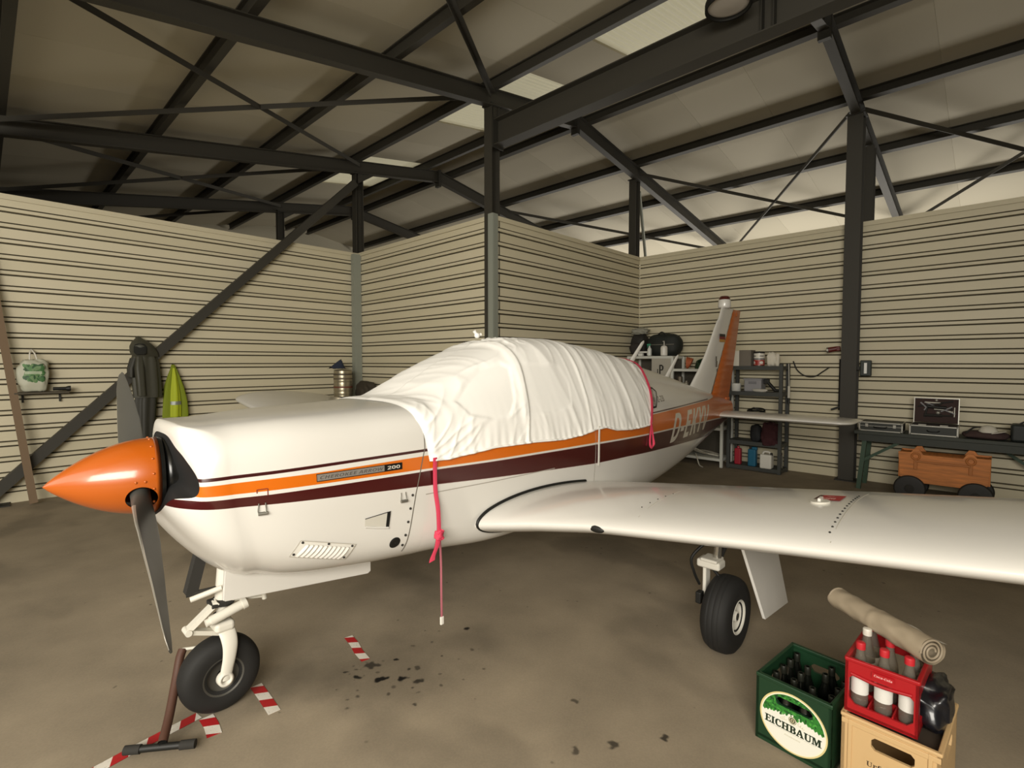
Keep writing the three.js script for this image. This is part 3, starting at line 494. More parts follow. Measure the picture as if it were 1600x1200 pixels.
    mesh('door_link', rod([2.1, 0.72, Z(0.1)], [2.2, 0.8, Z(-0.03)], 0.01), M.gearWhite, gear); }
}
{ // tail
  const SF = foil(20, 0.1, 0);
  for (const sg of [1, -1]) {
    const rings = [0.04, 0.1, 0.5, 1.0, 1.42].map((w) => SF.map(([x, y]) => [5.74 + x * 0.76, 1.025 + y * 0.76, sg * w]));
    for (let i = 1; i <= 7; i++) { const a = i / 7 * Math.PI / 2, k = Math.max(0.03, Math.cos(a)); rings.push(SF.map(([x, y]) => [5.74 + 0.76 * (0.5 + (x - 0.5) * (0.6 + 0.4 * k)), 1.025 + y * 0.76 * k, sg * (1.42 + 0.17 * Math.sin(a))])); }
    mesh('stabilator', skin(rings, { wrap: true, caps: true, flip: sg < 0 }), M.white, plane);
  }
  const FT = foil(16, 0.1, 0), hinge = (y) => interp(y, [1.0, 1.25, 2.46], [5.55, 5.71, 6.51]), finLE = (y) => interp(y, [1.1, 1.42, 1.6, 1.85, 2.24, 2.27, 2.44], [4.88, 5.22, 5.44, 5.69, 5.985, 6.04, 6.15]), trail = (y) => interp(y, [1.0, 1.18, 1.6, 2.0, 2.45], [6.31, 6.43, 6.58, 6.7, 6.83]);
  const half = (y) => lerp(0.062, 0.03, (y - 1.1) / 1.35);
  const fr = []; for (const y of [1.16, 1.3, 1.4, 1.6, 1.8, 2.0, 2.15, 2.25, 2.275, 2.32, 2.4, 2.44]) { const a = finLE(y), b = hinge(y), m = 14, L = [], R = []; for (let k = 0; k <= m; k++) { const x = k / m, w = half(y) * Math.sqrt(Math.max(0, 1 - (1 - x) ** 2.4)); L.push([lerp(a, b, x), y, w]); if (k > 0) R.push([lerp(a, b, x), y, -w]); } fr.push([...L, ...R.reverse()]); }
  const fin = mesh('tail_fin', skin(fr, { wrap: true, caps: true, flip: true }), M.white, plane);
  const ru = []; for (let i = 0; i <= 130; i++) { const y = lerp(1.02, 2.44, i / 130), a = hinge(y) + 0.006, b = trail(y), h = half(y) * 0.98 * (1 + 0.1 * Math.sin(i / 130 * 2 * Math.PI * 16)) , cap = Math.min(1, (130 - i) / 3); ru.push([[a, y, h * cap], [lerp(a, b, 0.5), y, h * 0.55 * cap], [b, y, 0.004], [b, y, -0.004], [lerp(a, b, 0.5), y, -h * 0.55 * cap], [a, y, -h * cap]]); }
  const rud = mesh('rudder', skin(ru, { wrap: true, caps: true, flip: true }), mat('#bf6019', 0.42, 0, { clearcoat: 0.3 }), plane);
  mesh('rudder_horn', [rbox(0.07, 0.07, 0.05, 0.012, 6.66, 2.38, 0), rbox(0.12, 0.05, 0.06, 0.012, 6.36, 1.2, 0)], rud.material, rud);
  const side = (pts, d, y0) => extrude(pts, d);
  const flagAt = (x0, x1, y0, y1, w) => extrude([[x0, y0], [x1, y0], [x1 + (y1 - y0) * 0.0, y1], [x0, y1]], 0.003).translate(0, 0, w);
  { const f = new THREE.Group(); f.name = 'flag_emblem'; fin.add(f); [['#1a1614', 2.06], ['#7d1c1a', 2.025], ['#b98a3a', 1.99]].forEach(([c, y]) => mesh('stripe', flagAt(5.985, 6.17, y - 0.018, y + 0.018, 0.047), mat(c, 0.5), f)); }
  mesh('decal', [box(0.035, 0.06, 0.002, 5.86, 1.75, 0.058), box(0.05, 0.08, 0.002, 5.87, 1.68, 0.059), box(0.03, 0.04, 0.002, 5.89, 1.6, 0.06)], mat('#6d675e', 0.6), fin);
  mesh('beacon', [lathe([[0, 0], [0.07, 0], [0.085, 0.03], [0.08, 0.1], [0.07, 0.12]], 24, 6.25, 2.43, 0)], M.white, fin);
  mesh('beacon_lens', [lathe([[0.072, 0], [0.07, 0.03], [0.05, 0.048], [0, 0.054]], 24, 6.25, 2.55, 0)], mat('#4d1512', 0.2, 0, { clearcoat: 1 }), fin);
  for (const [x, y, h, dx] of [[3.79, 1.66, 0.27, 0.3], [4.59, 1.51, 0.28, 0.3]]) {
    const rs = [0, 0.06, 0.15, 0.5, 0.92, 1].map((t) => { const c = interp(t, [0, 0.06, 0.15, 1], [0.1, 0.055, 0.045, 0.028]), k = t === 1 ? 0.3 : 1; return Array.from({ length: 16 }, (_, i) => { const a = i / 16 * 2 * Math.PI; return [x + dx * t + c * Math.cos(a) * k, y + h * t, 0.4 * c * Math.sin(a) * k]; }); });
    mesh('blade_antenna', skin(rs, { wrap: true, caps: true, flip: true }), M.white, plane);
  }
}
{ // nose gear
  const gear = new THREE.Group(); gear.name = 'nose_gear'; plane.add(gear);
  const ax = (g) => at(g, 0, 0.181, 0, Math.PI / 2, 0, 0);
  mesh('tire', ax(lathe([[0.07, -0.05], [0.09, -0.062], [0.125, -0.067], [0.155, -0.06], [0.172, -0.044], [0.18, -0.022], [0.1815, 0], [0.18, 0.022], [0.172, 0.044], [0.155, 0.06], [0.125, 0.067], [0.09, 0.062], [0.07, 0.05]], 56)), M.rubber, gear);
  mesh('wheel_rim', ax(lathe([[0.02, -0.04], [0.05, -0.042], [0.075, -0.052], [0.09, -0.064], [0.094, -0.06], [0.094, 0.06], [0.09, 0.064], [0.075, 0.05], [0.055, 0.03], [0.02, 0.026]], 44)), mat('#57554f', 0.5, 0.4), gear);
  for (const sg of [1, -1]) mesh('hub_flange', ax(lathe([[0.013, 0.078], [0.02, 0.098], [0.034, 0.098], [0.037, 0.066], [0.03, 0.06], [0.013, 0.06]].map(([a, b]) => [a, b * sg]), 24)), M.gearWhite, gear);
  const legs = [1, -1].map((sg) => { const path = [[0.012, 0.425, 0.03], [0.02, 0.39, 0.066], [0.024, 0.34, 0.084], [0.018, 0.28, 0.088], [0.006, 0.22, 0.086], [0, 0.178, 0.084]].map(([x, y, z]) => [x, y, z * sg]), cv = new THREE.CatmullRomCurve3(path.map((p) => V(...p))), rs = []; for (let i = 0; i <= 24; i++) { const p = cv.getPoint(i / 24), a = interp(i / 24, [0, 0.3, 0.6, 1], [0.04, 0.036, 0.03, 0.026]), b = 0.013; rs.push(Array.from({ length: 14 }, (_, k) => { const t = k / 14 * 2 * Math.PI; return [p.x + a * Math.cos(t), p.y + (i === 0 ? 0.005 : 0), p.z + b * Math.sin(t)]; })); } return skin(rs, { wrap: true, caps: true, flip: true }); });
  mesh('fork', [...legs, rbox(0.09, 0.05, 0.15, 0.02, 0.01, 0.425, 0)], M.gearWhite, gear);
  mesh('oleo_strut', [rod([0.01, 0.43, 0], [0.02, 0.52, 0], 0.024), rod([0.02, 0.52, 0], [0.045, 0.8, 0], 0.037)], M.gearWhite, gear);
  mesh('strut_collar', [rod([0.012, 0.452, 0], [0.014, 0.47, 0], 0.036), rod([0.019, 0.515, 0], [0.022, 0.545, 0], 0.046), rbox(0.1, 0.022, 0.09, 0.006, 0.01, 0.53, 0)], M.dark, gear);
  mesh('shimmy_damper', [rod([-0.055, 0.478, 0.07], [0.085, 0.512, 0.07], 0.023), rod([0.085, 0.512, 0.07], [0.105, 0.517, 0.07], 0.028), rod([-0.075, 0.474, 0.07], [-0.055, 0.478, 0.07], 0.018)], M.gearWhite, gear);
  mesh('torque_link', [bar([-0.01, 0.545, 0.02], [-0.135, 0.435, 0.0], 0.05, 0.022, [0, 1, 0]), rod([-0.135, 0.435, -0.03], [-0.135, 0.435, 0.035], 0.015)], M.gearWhite, gear);
  mesh('torque_link', [bar([-0.135, 0.435, 0], [0.0, 0.385, 0.01], 0.045, 0.02, [0, 1, 0])], M.dirtyWhite, gear);
  mesh('steering_rod', [rod([0.05, 0.545, 0.05], [0.19, 0.535, 0.08], 0.008), rod([0.06, 0.53, 0.03], [0.19, 0.522, 0.08], 0.006), rod([0.185, 0.545, 0.08], [0.188, 0.51, 0.08], 0.012)], M.dirtyWhite, gear);
  mesh('drag_brace', [bar([-0.06, 0.79, -0.03], [-0.11, 0.6, -0.03], 0.05, 0.05, [1, 0, 0]), rod([-0.13, 0.6, -0.02], [0.0, 0.6, 0.0], 0.012)], M.dark, gear);
  mesh('brace_arm', rod([-0.125, 0.592, 0.03], [0.0, 0.62, 0.06], 0.013), M.gearWhite, gear);
  mesh('gear_door', extrude([[-0.012, 0.745], [-0.022, 0.6], [-0.014, 0.594], [0.72, 0.503], [0.736, 0.512], [0.737, 0.6], [0.72, 0.63], [0.3, 0.665], [0.02, 0.765]], 0.012, 0.003).translate(0, 0, 0.15), M.white, gear);
}

// ---------------------------------------------------------------- fabric cockpit cover with its straps
{
  const cover = thing('cockpit_cover', 'wrinkled white fabric cover stretched over the airplane cockpit with pink straps', 'cover', [NX, 0, Z0]);
  const hemY = (s) => interp(s, [0.9, 1.0, 1.34, 1.67, 1.99, 2.2, 2.37, 2.5, 2.65, 2.89, 3.1, 3.3], [1.172, 1.168, 1.195, 1.19, 1.175, 1.185, 1.207, 1.21, 1.175, 1.158, 1.157, 1.162]);
  const front = (a) => interp(a, [0, 0.2, 0.34, 0.44, 0.52], [0.813, 0.815, 0.83, 0.872, 0.9]), rear = (a) => interp(a, [0, 0.23, 0.33, 0.42, 0.52], [3.5, 3.47, 3.39, 3.32, 3.26]);
  const inPoly = (x, y, P) => { let d = 1e9, c = false; for (let i = 0, j = P.length - 1; i < P.length; j = i++) { const [x1, y1] = P[j], [x2, y2] = P[i]; if ((y1 > y) !== (y2 > y) && x < (x2 - x1) * (y - y1) / (y2 - y1) + x1) c = !c; const t = clamp(((x - x1) * (x2 - x1) + (y - y1) * (y2 - y1)) / ((x2 - x1) ** 2 + (y2 - y1) ** 2)); d = Math.min(d, Math.hypot(x - x1 - t * (x2 - x1), y - y1 - t * (y2 - y1))); } return c ? d : -d; };
  const W1 = [[1.12, 1.47], [1.25, 1.56], [1.4, 1.65], [1.56, 1.69], [1.6, 1.66], [1.55, 1.45], [1.49, 1.375], [1.35, 1.36], [1.18, 1.395]], W2 = [[1.7, 1.69], [2.06, 1.675], [2.12, 1.55], [2.1, 1.4], [1.95, 1.37], [1.62, 1.355]];
  const ridge = (v) => (1 - Math.min(1, Math.abs(v) * 2.6)) ** 2;
  const fold = (s, y, w, a) => {                                   // height of the cloth above the skin
    const hem = hemY(s), up = Math.max(0, y - hem), port = w >= 0 ? 1 : 0.2;
    let h = 0.012;
    const warp = noise(s * 2.2, y * 2.2, 3.1);
    h += 0.0035 * Math.exp(-up / 0.09) * (0.6 + 0.4 * noise(s * 5, 1, 2)) * Math.sin(2 * Math.PI * (s + 0.03 * warp + 0.12 * up) / 0.062);       // gathers at the elastic hem
    const out = (P) => smooth(0.012, -0.012, inPoly(s, y, P));
    const g1 = w > 0 ? out(W1) : 1, g2 = w > 0 ? out(W2) : 1, free = g1 * (0.45 + 0.55 * g2);
    const fw = smooth(1.75, 1.45, s);                              // windscreen: tight folds drawn between the corners
    h += fw * free * 0.0035 * ridge(noise(w * 2.0 + s * 1.2 + 3, (s - 0.25 * w) * 9 + warp, 0.4)) ;
    h += fw * free * 0.0065 * ridge(noise((y + s) * 2.2, (y - s * 0.55) * 13 + warp * 1.5, 5.4));
    h += smooth(1.35, 0.95, s) * smooth(0.3, 0.05, up) * 0.009 * ridge(noise((s * 0.8 + y * 1.5) * 2, (s - y * 0.8) * 10, 8.2));
    const q = s - 0.42 * Math.max(0, 1.75 - y) ** 1.6 + 0.05 * warp;          // side: curved folds running down and aft
    const side = smooth(1.6, 1.95, s);
    h += side * free * (0.008 * ridge(noise(q * 5.2, y * 0.9, 1.7)) + 0.004 * ridge(noise(q * 11 + 4, y * 1.6, 6.3))) * (w > 0.05 ? 1 : 0.6);
    h += 0.012 * Math.exp(-(((s - 1.635 - 0.1 * (y - 1.5)) / 0.03) ** 2)) * smooth(1.25, 1.4, y) + 0.008 * Math.exp(-(((s - 1.66 - 0.1 * (y - 1.5)) / 0.012) ** 2)); // seam over the door post
    h += 0.007 * Math.exp(-(((s - 2.28 + 0.1 * (y - 1.5)) / 0.014) ** 2));                                                                              // second seam
    h += 0.016 * Math.exp(-(((s - 1.78) / 0.1) ** 2)) * smooth(0.42, 0.2, Math.abs(w)) * (0.5 + ridge(noise(s * 14, w * 10, 2.2)));                        // bunched cloth on the roof
    h -= 0.006 * (1 - g1) + 0.003 * (1 - g2);
    h *= smooth(0, 0.04, s - front(a)) * 0.85 + 0.15;
    return h * (w >= 0 ? 1 : port * 0.5 + 0.5) + 0.006 * smooth(3.1, 3.3, s) * ridge(noise(s * 8, a * 9, 3.3));
  };
  const NS = 250, NA = 190, rings = [];
  for (let i = 0; i <= NS; i++) {
    const r = [];
    for (let j = 0; j <= NA; j++) {
      const f = 2 * j / NA - 1, side = f < 0 ? -1 : 1;             // -1 starboard hem .. +1 port hem
      let s = lerp(front(0.5), rear(0.5), i / NS), uh = sideU(s, hemY(s)), a = Math.abs(f) * uh;
      s = lerp(front(a), rear(a), i / NS); uh = sideU(s, hemY(s)); a = Math.abs(f) * uh;
      const p = hull(s, a), q = hull(s + 0.01, a), t = hull(s, a + 0.01), n = V(...t).sub(V(...p)).cross(V(...q).sub(V(...p))).normalize();
      const h = fold(s, p[1], side * p[2], a);
      r.push([p[0] + n.x * h, p[1] + n.y * h, side * (p[2] + n.z * h)]);
    }
    rings.push(r);
  }
  const cloth = mat('#faf8f2', 0.85, 0, { sheen: 0.3, sheenRoughness: 0.6 });
  mesh('fabric', skin(rings, { flip: false, uv: (p) => [p[0], p[1]] }), cloth, cover);
  const hemPts = rings.map((r) => r[NA]), hem2 = rings.map((r) => r[0]);
  mesh('elastic_hem', [tube(hemPts.filter((_, i) => i % 3 === 0), 0.008, 200, 6), tube(hem2.filter((_, i) => i % 3 === 0), 0.008, 200, 6)], cloth, cover);
  mesh('knot', [at(new THREE.SphereGeometry(0.022, 14, 10), 1.86, 1.905, -0.16), rod([1.86, 1.905, -0.16], [1.835, 1.94, -0.165], 0.009, 0.014), rod([1.86, 1.905, -0.16], [1.895, 1.915, -0.155], 0.008, 0.012)], cloth, cover);
  // ribbons: flat bands with thickness
  const ribbon = (pts, w, dirs, th = 0.0025) => { const cv = new THREE.CatmullRomCurve3(pts.map((p) => V(...p)), false, 'centripetal'), n = 60, rs = []; for (let i = 0; i <= n; i++) { const p = cv.getPoint(i / n), k = i / n * (dirs.length - 1), a = Math.floor(Math.min(k, dirs.length - 1.001)), d = V(...dirs[a]).lerp(V(...dirs[Math.min(a + 1, dirs.length - 1)]), k - a).normalize(), nrm = d.clone().cross(cv.getTangent(i / n)).normalize().multiplyScalar(th); d.multiplyScalar(w / 2); rs.push([[p.x - d.x + nrm.x, p.y - d.y + nrm.y, p.z - d.z + nrm.z], [p.x + d.x + nrm.x, p.y + d.y + nrm.y, p.z + d.z + nrm.z], [p.x + d.x - nrm.x, p.y + d.y - nrm.y, p.z + d.z - nrm.z], [p.x - d.x - nrm.x, p.y - d.y - nrm.y, p.z - d.z - nrm.z]]); } return skin(rs, { wrap: true, caps: true }); };
  const fs = mesh('strap', [ribbon([sideP(0.918, 1.185, 0.022), sideP(0.922, 1.1, 0.012), sideP(0.925, 1.0, 0.012), [0.928, 0.9, 0.545], [0.925, 0.8, 0.555], [0.922, 0.76, 0.557]], 0.024, [[1, 0, 0], [1, 0, 0.1], [1, 0, 0]]), ribbon([[0.922, 0.77, 0.56], [0.9, 0.71, 0.568], [0.87, 0.66, 0.57], [0.865, 0.64, 0.57]], 0.034, [[1, 0.2, 0], [1, 0.35, 0], [1, 0.3, 0.2]])], M.pink, cover, 'pink strap hanging at the front of the cover');
  mesh('strap_knot', [lump(0.045, 0.055, 0.04, 0.4, 2, 3, 20).translate(0.922, 0.765, 0.56), rod([0.905, 0.745, 0.566], [0.943, 0.79, 0.566], 0.011), rod([0.94, 0.745, 0.568], [0.908, 0.785, 0.57], 0.011)], M.pink, fs);
  mesh('strap_tail', ribbon([[0.93, 0.75, 0.556], [0.937, 0.6, 0.556], [0.938, 0.45, 0.556], [0.94, 0.3, 0.556]], 0.011, [[1, 0, 0], [0.8, 0, 0.5], [1, 0, 0.2]]), mat('#a9606a', 0.85), fs);
  mesh('strap_buckle', rbox(0.022, 0.045, 0.012, 0.004, 0.941, 0.285, 0.556), M.whiteStrap, fs);
  const rs = []; for (const a of [0.16, 0.22, 0.28, 0.34, 0.4, 0.46, 0.51]) { const s = rear(a) - 0.035, p = hull(s, a), q = hull(s + 0.01, a), t = hull(s, a + 0.01), n = V(...t).sub(V(...p)).cross(V(...q).sub(V(...p))).normalize(); rs.push([p[0] + n.x * 0.03, p[1] + n.y * 0.03, p[2] + n.z * 0.03]); }
  const rsb = mesh('strap', [ribbon([hull(3.44, -0.3).map((v, i) => v + (i === 1 ? 0.03 : 0)), hull(3.46, 0).map((v, i) => v + (i === 1 ? 0.03 : 0)), ...rs], 0.03, [[1, 0, 0], [1, 0, 0], [1, 0.15, 0]])], M.pink, cover, 'pink strap along the rear edge of the cover');
  const [hx, hy, hz] = rs[rs.length - 1];
  mesh('strap_loop', [ribbon([[hx, hy, hz], [hx - 0.008, hy - 0.06, hz], [hx - 0.03, hy - 0.13, hz + 0.004], [hx - 0.028, hy - 0.19, hz + 0.006], [hx + 0.008, hy - 0.215, hz + 0.006], [hx + 0.042, hy - 0.19, hz], [hx + 0.04, hy - 0.13, hz - 0.004], [hx + 0.012, hy - 0.06, hz], [hx + 0.004, hy - 0.01, hz]], 0.022, [[1, 0, 0], [1, 0.2, 0.3], [0.5, 1, 0.5], [0.7, -0.7, 0.5], [1, 0, 0]])], M.pink, rsb);
  mesh('strap', ribbon([sideP(2.4, 1.225, 0.02), sideP(2.402, 1.1, 0.01), sideP(2.404, 1.0, 0.008), sideP(2.405, 0.93, 0.008)], 0.02, [[1, 0, 0], [1, 0, 0]]), M.whiteStrap, cover, 'white strap hanging below the middle of the cover');
}

// ---------------------------------------------------------------- crates and bottles by the wing
// wall of a crate with a window: size a (along x) by h, thickness t, hole [x0, x1, y0, y1]
const plate = (a, h, t, hole, r = 0.015) => { const s = [[0, 0], [a, 0], [a, h], [0, h]]; const H = hole ? [[[hole[0] + r, hole[2]], [hole[1] - r, hole[2]], [hole[1], hole[2] + r], [hole[1], hole[3] - r], [hole[1] - r, hole[3]], [hole[0] + r, hole[3]], [hole[0], hole[3] - r], [hole[0], hole[2] + r]]] : []; return extrude(s, t, 0, H); };
// crate in local axes: long side along x (depth D), short side along z (width W); the front is at x = 0, facing -x
function crateWalls(W, D, H, t, frontHole, sideHole) {
  const front = () => plate(W, H, t, frontHole).rotateY(-Math.PI / 2);                    // spans z 0..W, thickness towards -x -> shift
  return [front().translate(t, 0, 0), front().translate(D, 0, 0), plate(D, H, t, sideHole).translate(0, 0, 0), plate(D, H, t, sideHole).translate(0, 0, W - t)];
}
const bottleProf = (h, r, n) => [[0, 0], [r * 0.9, 0], [r, 0.01], [r, h * 0.58], [r * 0.9, h * 0.66], [n * 1.25, h * 0.82], [n, h * 0.92], [n, h]];
{
  const green = mat('#14361f', 0.42, 0, { clearcoat: 0.25, clearcoatRoughness: 0.3 }), W = 0.305, D = 0.385, H = 0.292;
  const c = thing('drinks_crate', 'dark green plastic crate of dark bottles with a large oval white and green label', 'crate', [2.395, 0, -0.757], -0.115);
  // front wall with a grip hole inside the oval label
  mesh('crate_wall', plate(W, H, 0.012, [0.085, 0.235, 0.2, 0.235], 0.016).rotateY(-Math.PI / 2).translate(0.012, 0, 0), green, c);
  mesh('crate_wall', plate(W, H, 0.012, [0.09, 0.215, 0.2, 0.24]).rotateY(-Math.PI / 2).translate(D, 0, 0), green, c);
  mesh('crate_wall', plate(D, H, 0.012, [0.12, 0.265, 0.2, 0.24]), green, c); mesh('crate_wall', plate(D, H, 0.012, [0.12, 0.265, 0.2, 0.24]).translate(0, 0, W - 0.012), green, c);
  mesh('crate_floor', box(D, 0.012, W, D / 2, 0.02, W / 2), green, c);
  mesh('rim', [[0.008, W / 2, 0.016, W], [D - 0.008, W / 2, 0.016, W]].map(([x, z, a, b]) => rbox(a + 0.004, 0.018, b + 0.006, 0.005, x, H, z)).concat([0.006, W - 0.006].map((z) => rbox(D, 0.018, 0.016, 0.005, D / 2, H, z))), green, c);
  for (let i = 1; i < 5; i++) mesh('divider', box(0.005, 0.11, W - 0.03, i * D / 5, 0.09, W / 2), green, c);
  for (let i = 1; i < 4; i++) mesh('divider', box(D - 0.03, 0.11, 0.005, D / 2, 0.09, i * W / 4), green, c);
  // oval label on the front: an ellipse with the hole left free
  const cx = W / 2 + 0.004, cy = 0.142, rx = 0.137, ry = 0.128, N = 64, shape = new THREE.Shape(); shape.absellipse(cx, cy, rx, ry, 0, Math.PI * 2, false, 0);
  const hole = new THREE.Path(); [[0.09, 0.2], [0.23, 0.2], [0.238, 0.21], [0.23, 0.236], [0.09, 0.236], [0.082, 0.226]].forEach(([a, b], i) => (i ? hole.lineTo(a, b) : hole.moveTo(a, b))); shape.holes.push(hole);
  const g = new THREE.ExtrudeGeometry(shape, { depth: 0.002, bevelEnabled: false, curveSegments: N });
  { const p = g.attributes.position, u = g.attributes.uv; for (let i = 0; i < p.count; i++) u.setXY(i, (p.getX(i) - cx + rx) / (2 * rx), (p.getY(i) - cy + ry) / (2 * ry)); }
  g.rotateY(-Math.PI / 2).translate(-0.0005, 0, 0);
  const lab = canvasTex(768, 720, (x, w, h) => {
    const el = (k, f) => { x.beginPath(); x.ellipse(w / 2, h / 2, w / 2 * k, h / 2 * k, 0, 0, 7); x.fillStyle = f; x.fill(); };
    el(1, '#d9c88e'); el(0.955, '#f0ead2'); el(0.92, '#e9e7da'); x.save(); x.beginPath(); x.ellipse(w / 2, h / 2, w * 0.46, h * 0.46, 0, 0, 7); x.clip();
    x.fillStyle = '#2f7a2c'; x.beginPath(); x.moveTo(0, 0); x.lineTo(w, 0); x.lineTo(w, h * 0.46); for (let i = 0; i <= 40; i++) { const a = 1 - i / 40; x.lineTo(a * w, h * (0.33 + 0.13 * Math.abs(a - 0.5) * 2 + (i % 2 ? 0.045 : -0.01) * (0.6 + 0.6 * noise(i * 0.7, 2)))); } x.closePath(); x.fill();
    _seed = 5; for (let i = 0; i < 260; i++) { const a = rr(0, w), b = rr(0, h * 0.42); x.fillStyle = ['#1d5a22', '#479a3b', '#256b28', '#0f4519'][i % 4]; x.beginPath(); x.ellipse(a, b, rr(10, 30), rr(6, 14), rr(0, 3), 0, 7); x.fill(); } x.restore();
    // emblem
    const ring = (r, f) => { x.beginPath(); x.arc(w * 0.5, h * 0.44, r, 0, 7); x.fillStyle = f; x.fill(); }; ring(46, '#8f8a63'); ring(40, '#e9e4cf'); ring(34, '#4b4a34'); ring(20, '#cfc6a0'); ring(11, '#3b3a2a');
    x.strokeStyle = '#b8ac7d'; x.lineWidth = 3; for (const s of [-1, 1]) { for (let k = 0; k < 3; k++) { x.beginPath(); x.arc(w * 0.5 + s * (80 + 22 * k), h * 0.455 + 10 * k, 18 - 3 * k, 0.4, 4.6); x.stroke(); } }
    x.fillStyle = '#1b2b1c'; x.font = 'bold 112px serif'; x.textAlign = 'center'; x.textBaseline = 'middle'; const m = x.measureText('EICHBAUM').width; x.save(); x.translate(w / 2, h * 0.595); x.scale(w * 0.84 / m, 1.08); x.fillText('EICHBAUM', 0, 0); x.strokeStyle = '#1b2b1c'; x.lineWidth = 5; x.strokeText('EICHBAUM', 0, 0); x.restore();
    x.strokeStyle = '#7d7a63'; x.lineWidth = 2; x.beginPath(); x.moveTo(w * 0.16, h * 0.675); x.lineTo(w * 0.84, h * 0.675); x.stroke(); x.fillStyle = '#b9b394'; x.font = 'italic 26px serif'; x.fillText('Privatbrauerei', w / 2, h * 0.735);
  });
  mesh('oval_label', g, mat('#ffffff', 0.45, 0, { map: lab, clearcoat: 0.3 }), c, 'oval white and green printed label');
  // bottles inside
  const glassD = mat('#0d0f0b', 0.18, 0, { clearcoat: 0.8 });
  const b0 = thing('bottle', 'empty dark beer bottle standing in the dark green crate', 'bottle', [0, 0, 0], 0, 'dark bottles in the green crate');
  mesh('glass_body', lathe(bottleProf(0.245, 0.03, 0.0125), 20), glassD, b0); mesh('neck_foil', lathe([[0.0145, 0.2], [0.0142, 0.225], [0.0142, 0.246], [0.008, 0.247]], 14), mat('#23241d', 0.4, 0.3), b0);
  let first = true; const e = c.rotation.y;
  for (let i = 0; i < 5; i++) for (let j = 0; j < 4; j++) { if ((i === 2 && j === 2) || (i === 4 && j === 1)) continue; const lx = (i + 0.5) * D / 5, lz = (j + 0.5) * W / 4, p = [2.395 + lx * Math.cos(e) + lz * Math.sin(e), 0.026, -0.757 - lx * Math.sin(e) + lz * Math.cos(e)]; if (first) { b0.position.set(...p); first = false; } else dup(b0, p, 0); }
}
{ // beige crate, red crate on top
  const beige = mat('#c9a878', 0.55), W = 0.31, D = 0.4, H = 0.29, px = 2.36, pz = -0.42;
  const c = thing('drinks_crate', 'beige plastic crate under the red bottle crate', 'crate', [px, 0, pz], -0.06);
  const holeF = [0.1, 0.235, 0.195, 0.245];
  mesh('crate_wall', [plate(W, H, 0.012, holeF, 0.012).rotateY(-Math.PI / 2).translate(0.012, 0, 0), rbox(0.006, 0.02, W, 0.003, -0.002, 0.268, W / 2)], beige, c);
  mesh('crate_wall', plate(W, H, 0.012, holeF, 0.012).rotateY(-Math.PI / 2).translate(D, 0, 0), beige, c);
  for (const z of [0, W - 0.012]) mesh('crate_wall', plate(D, H, 0.012, [0.13, 0.27, 0.195, 0.245]).translate(0, 0, z), beige, c);
  mesh('rim', [rbox(0.018, 0.014, W + 0.008, 0.005, 0.004, H, W / 2), rbox(0.018, 0.014, W + 0.008, 0.005, D - 0.004, H, W / 2), rbox(D, 0.014, 0.018, 0.005, D / 2, H, 0.004), rbox(D, 0.014, 0.018, 0.005, D / 2, H, W - 0.004)], beige, c);
  for (const z of [0.03, W - 0.03]) mesh('corner_rib', rbox(0.008, H - 0.02, 0.014, 0.003, -0.002, H / 2, z), beige, c);
  mesh('crate_floor', box(D, 0.012, W, D / 2, 0.02, W / 2), beige, c);
  mesh('tray', box(D - 0.03, 0.008, W - 0.03, D / 2, 0.265, W / 2), mat('#3a2f24', 0.8), c);
  const tx = canvasTex(512, 320, (x, w, h) => { x.fillStyle = '#c9a878'; x.fillRect(0, 0, w, h); x.fillStyle = '#3a2a1c'; x.font = 'bold 110px serif'; x.fillText('Urfra', 24, 120); x.fillText('V', 24, 270); });
  mesh('printed_text', patchQuad([-0.0012, 0.155, 0.08], [-0.0012, 0.155, 0.21], [-0.0012, 0.075, 0.21], [-0.0012, 0.075, 0.08]), mat('#ffffff', 0.55, 0, { map: tx }), c);
  // red crate
  const red = mat('#a5121a', 0.38, 0, { clearcoat: 0.3 }), w = 0.235, d = 0.31, h = 0.212, rx = px + 0.02, rz = pz + 0.004;
  const r = thing('drinks_crate', 'red open-sided plastic crate of clear bottles standing on the beige crate', 'crate', [rx, H + 0.008, rz], -0.05);
  const win = [0.014, w - 0.014, 0.036, 0.158];
  mesh('crate_wall', [plate(w, h, 0.01, win, 0.02).rotateY(-Math.PI / 2).translate(0.01, 0, 0), tube([[0.0, 0.158, 0.02], [-0.004, 0.15, w / 2], [0.0, 0.158, w - 0.02]], 0.007, 20)], red, r);
  mesh('crate_wall', plate(w, h, 0.01, win, 0.02).rotateY(-Math.PI / 2).translate(d, 0, 0), red, r);
  for (const z of [0, w - 0.01]) mesh('crate_wall', plate(d, h, 0.01, [0.03, d - 0.03, 0.045, 0.15], 0.02).translate(0, 0, z), red, r);
  mesh('rim', [rbox(0.016, 0.016, w + 0.006, 0.005, 0.004, h, w / 2), rbox(0.016, 0.016, w + 0.006, 0.005, d - 0.004, h, w / 2), rbox(d, 0.016, 0.016, 0.005, d / 2, h, 0.003), rbox(d, 0.016, 0.016, 0.005, d / 2, h, w - 0.003)], red, r);
  mesh('crate_floor', box(d, 0.01, w, d / 2, 0.008, w / 2), red, r);
  for (const x of [d / 3, 2 * d / 3]) mesh('divider', box(0.005, 0.03, w - 0.02, x, 0.026, w / 2), red, r);
  for (const z of [w / 3, 2 * w / 3]) mesh('divider', box(d - 0.02, 0.03, 0.005, d / 2, 0.026, z), red, r);
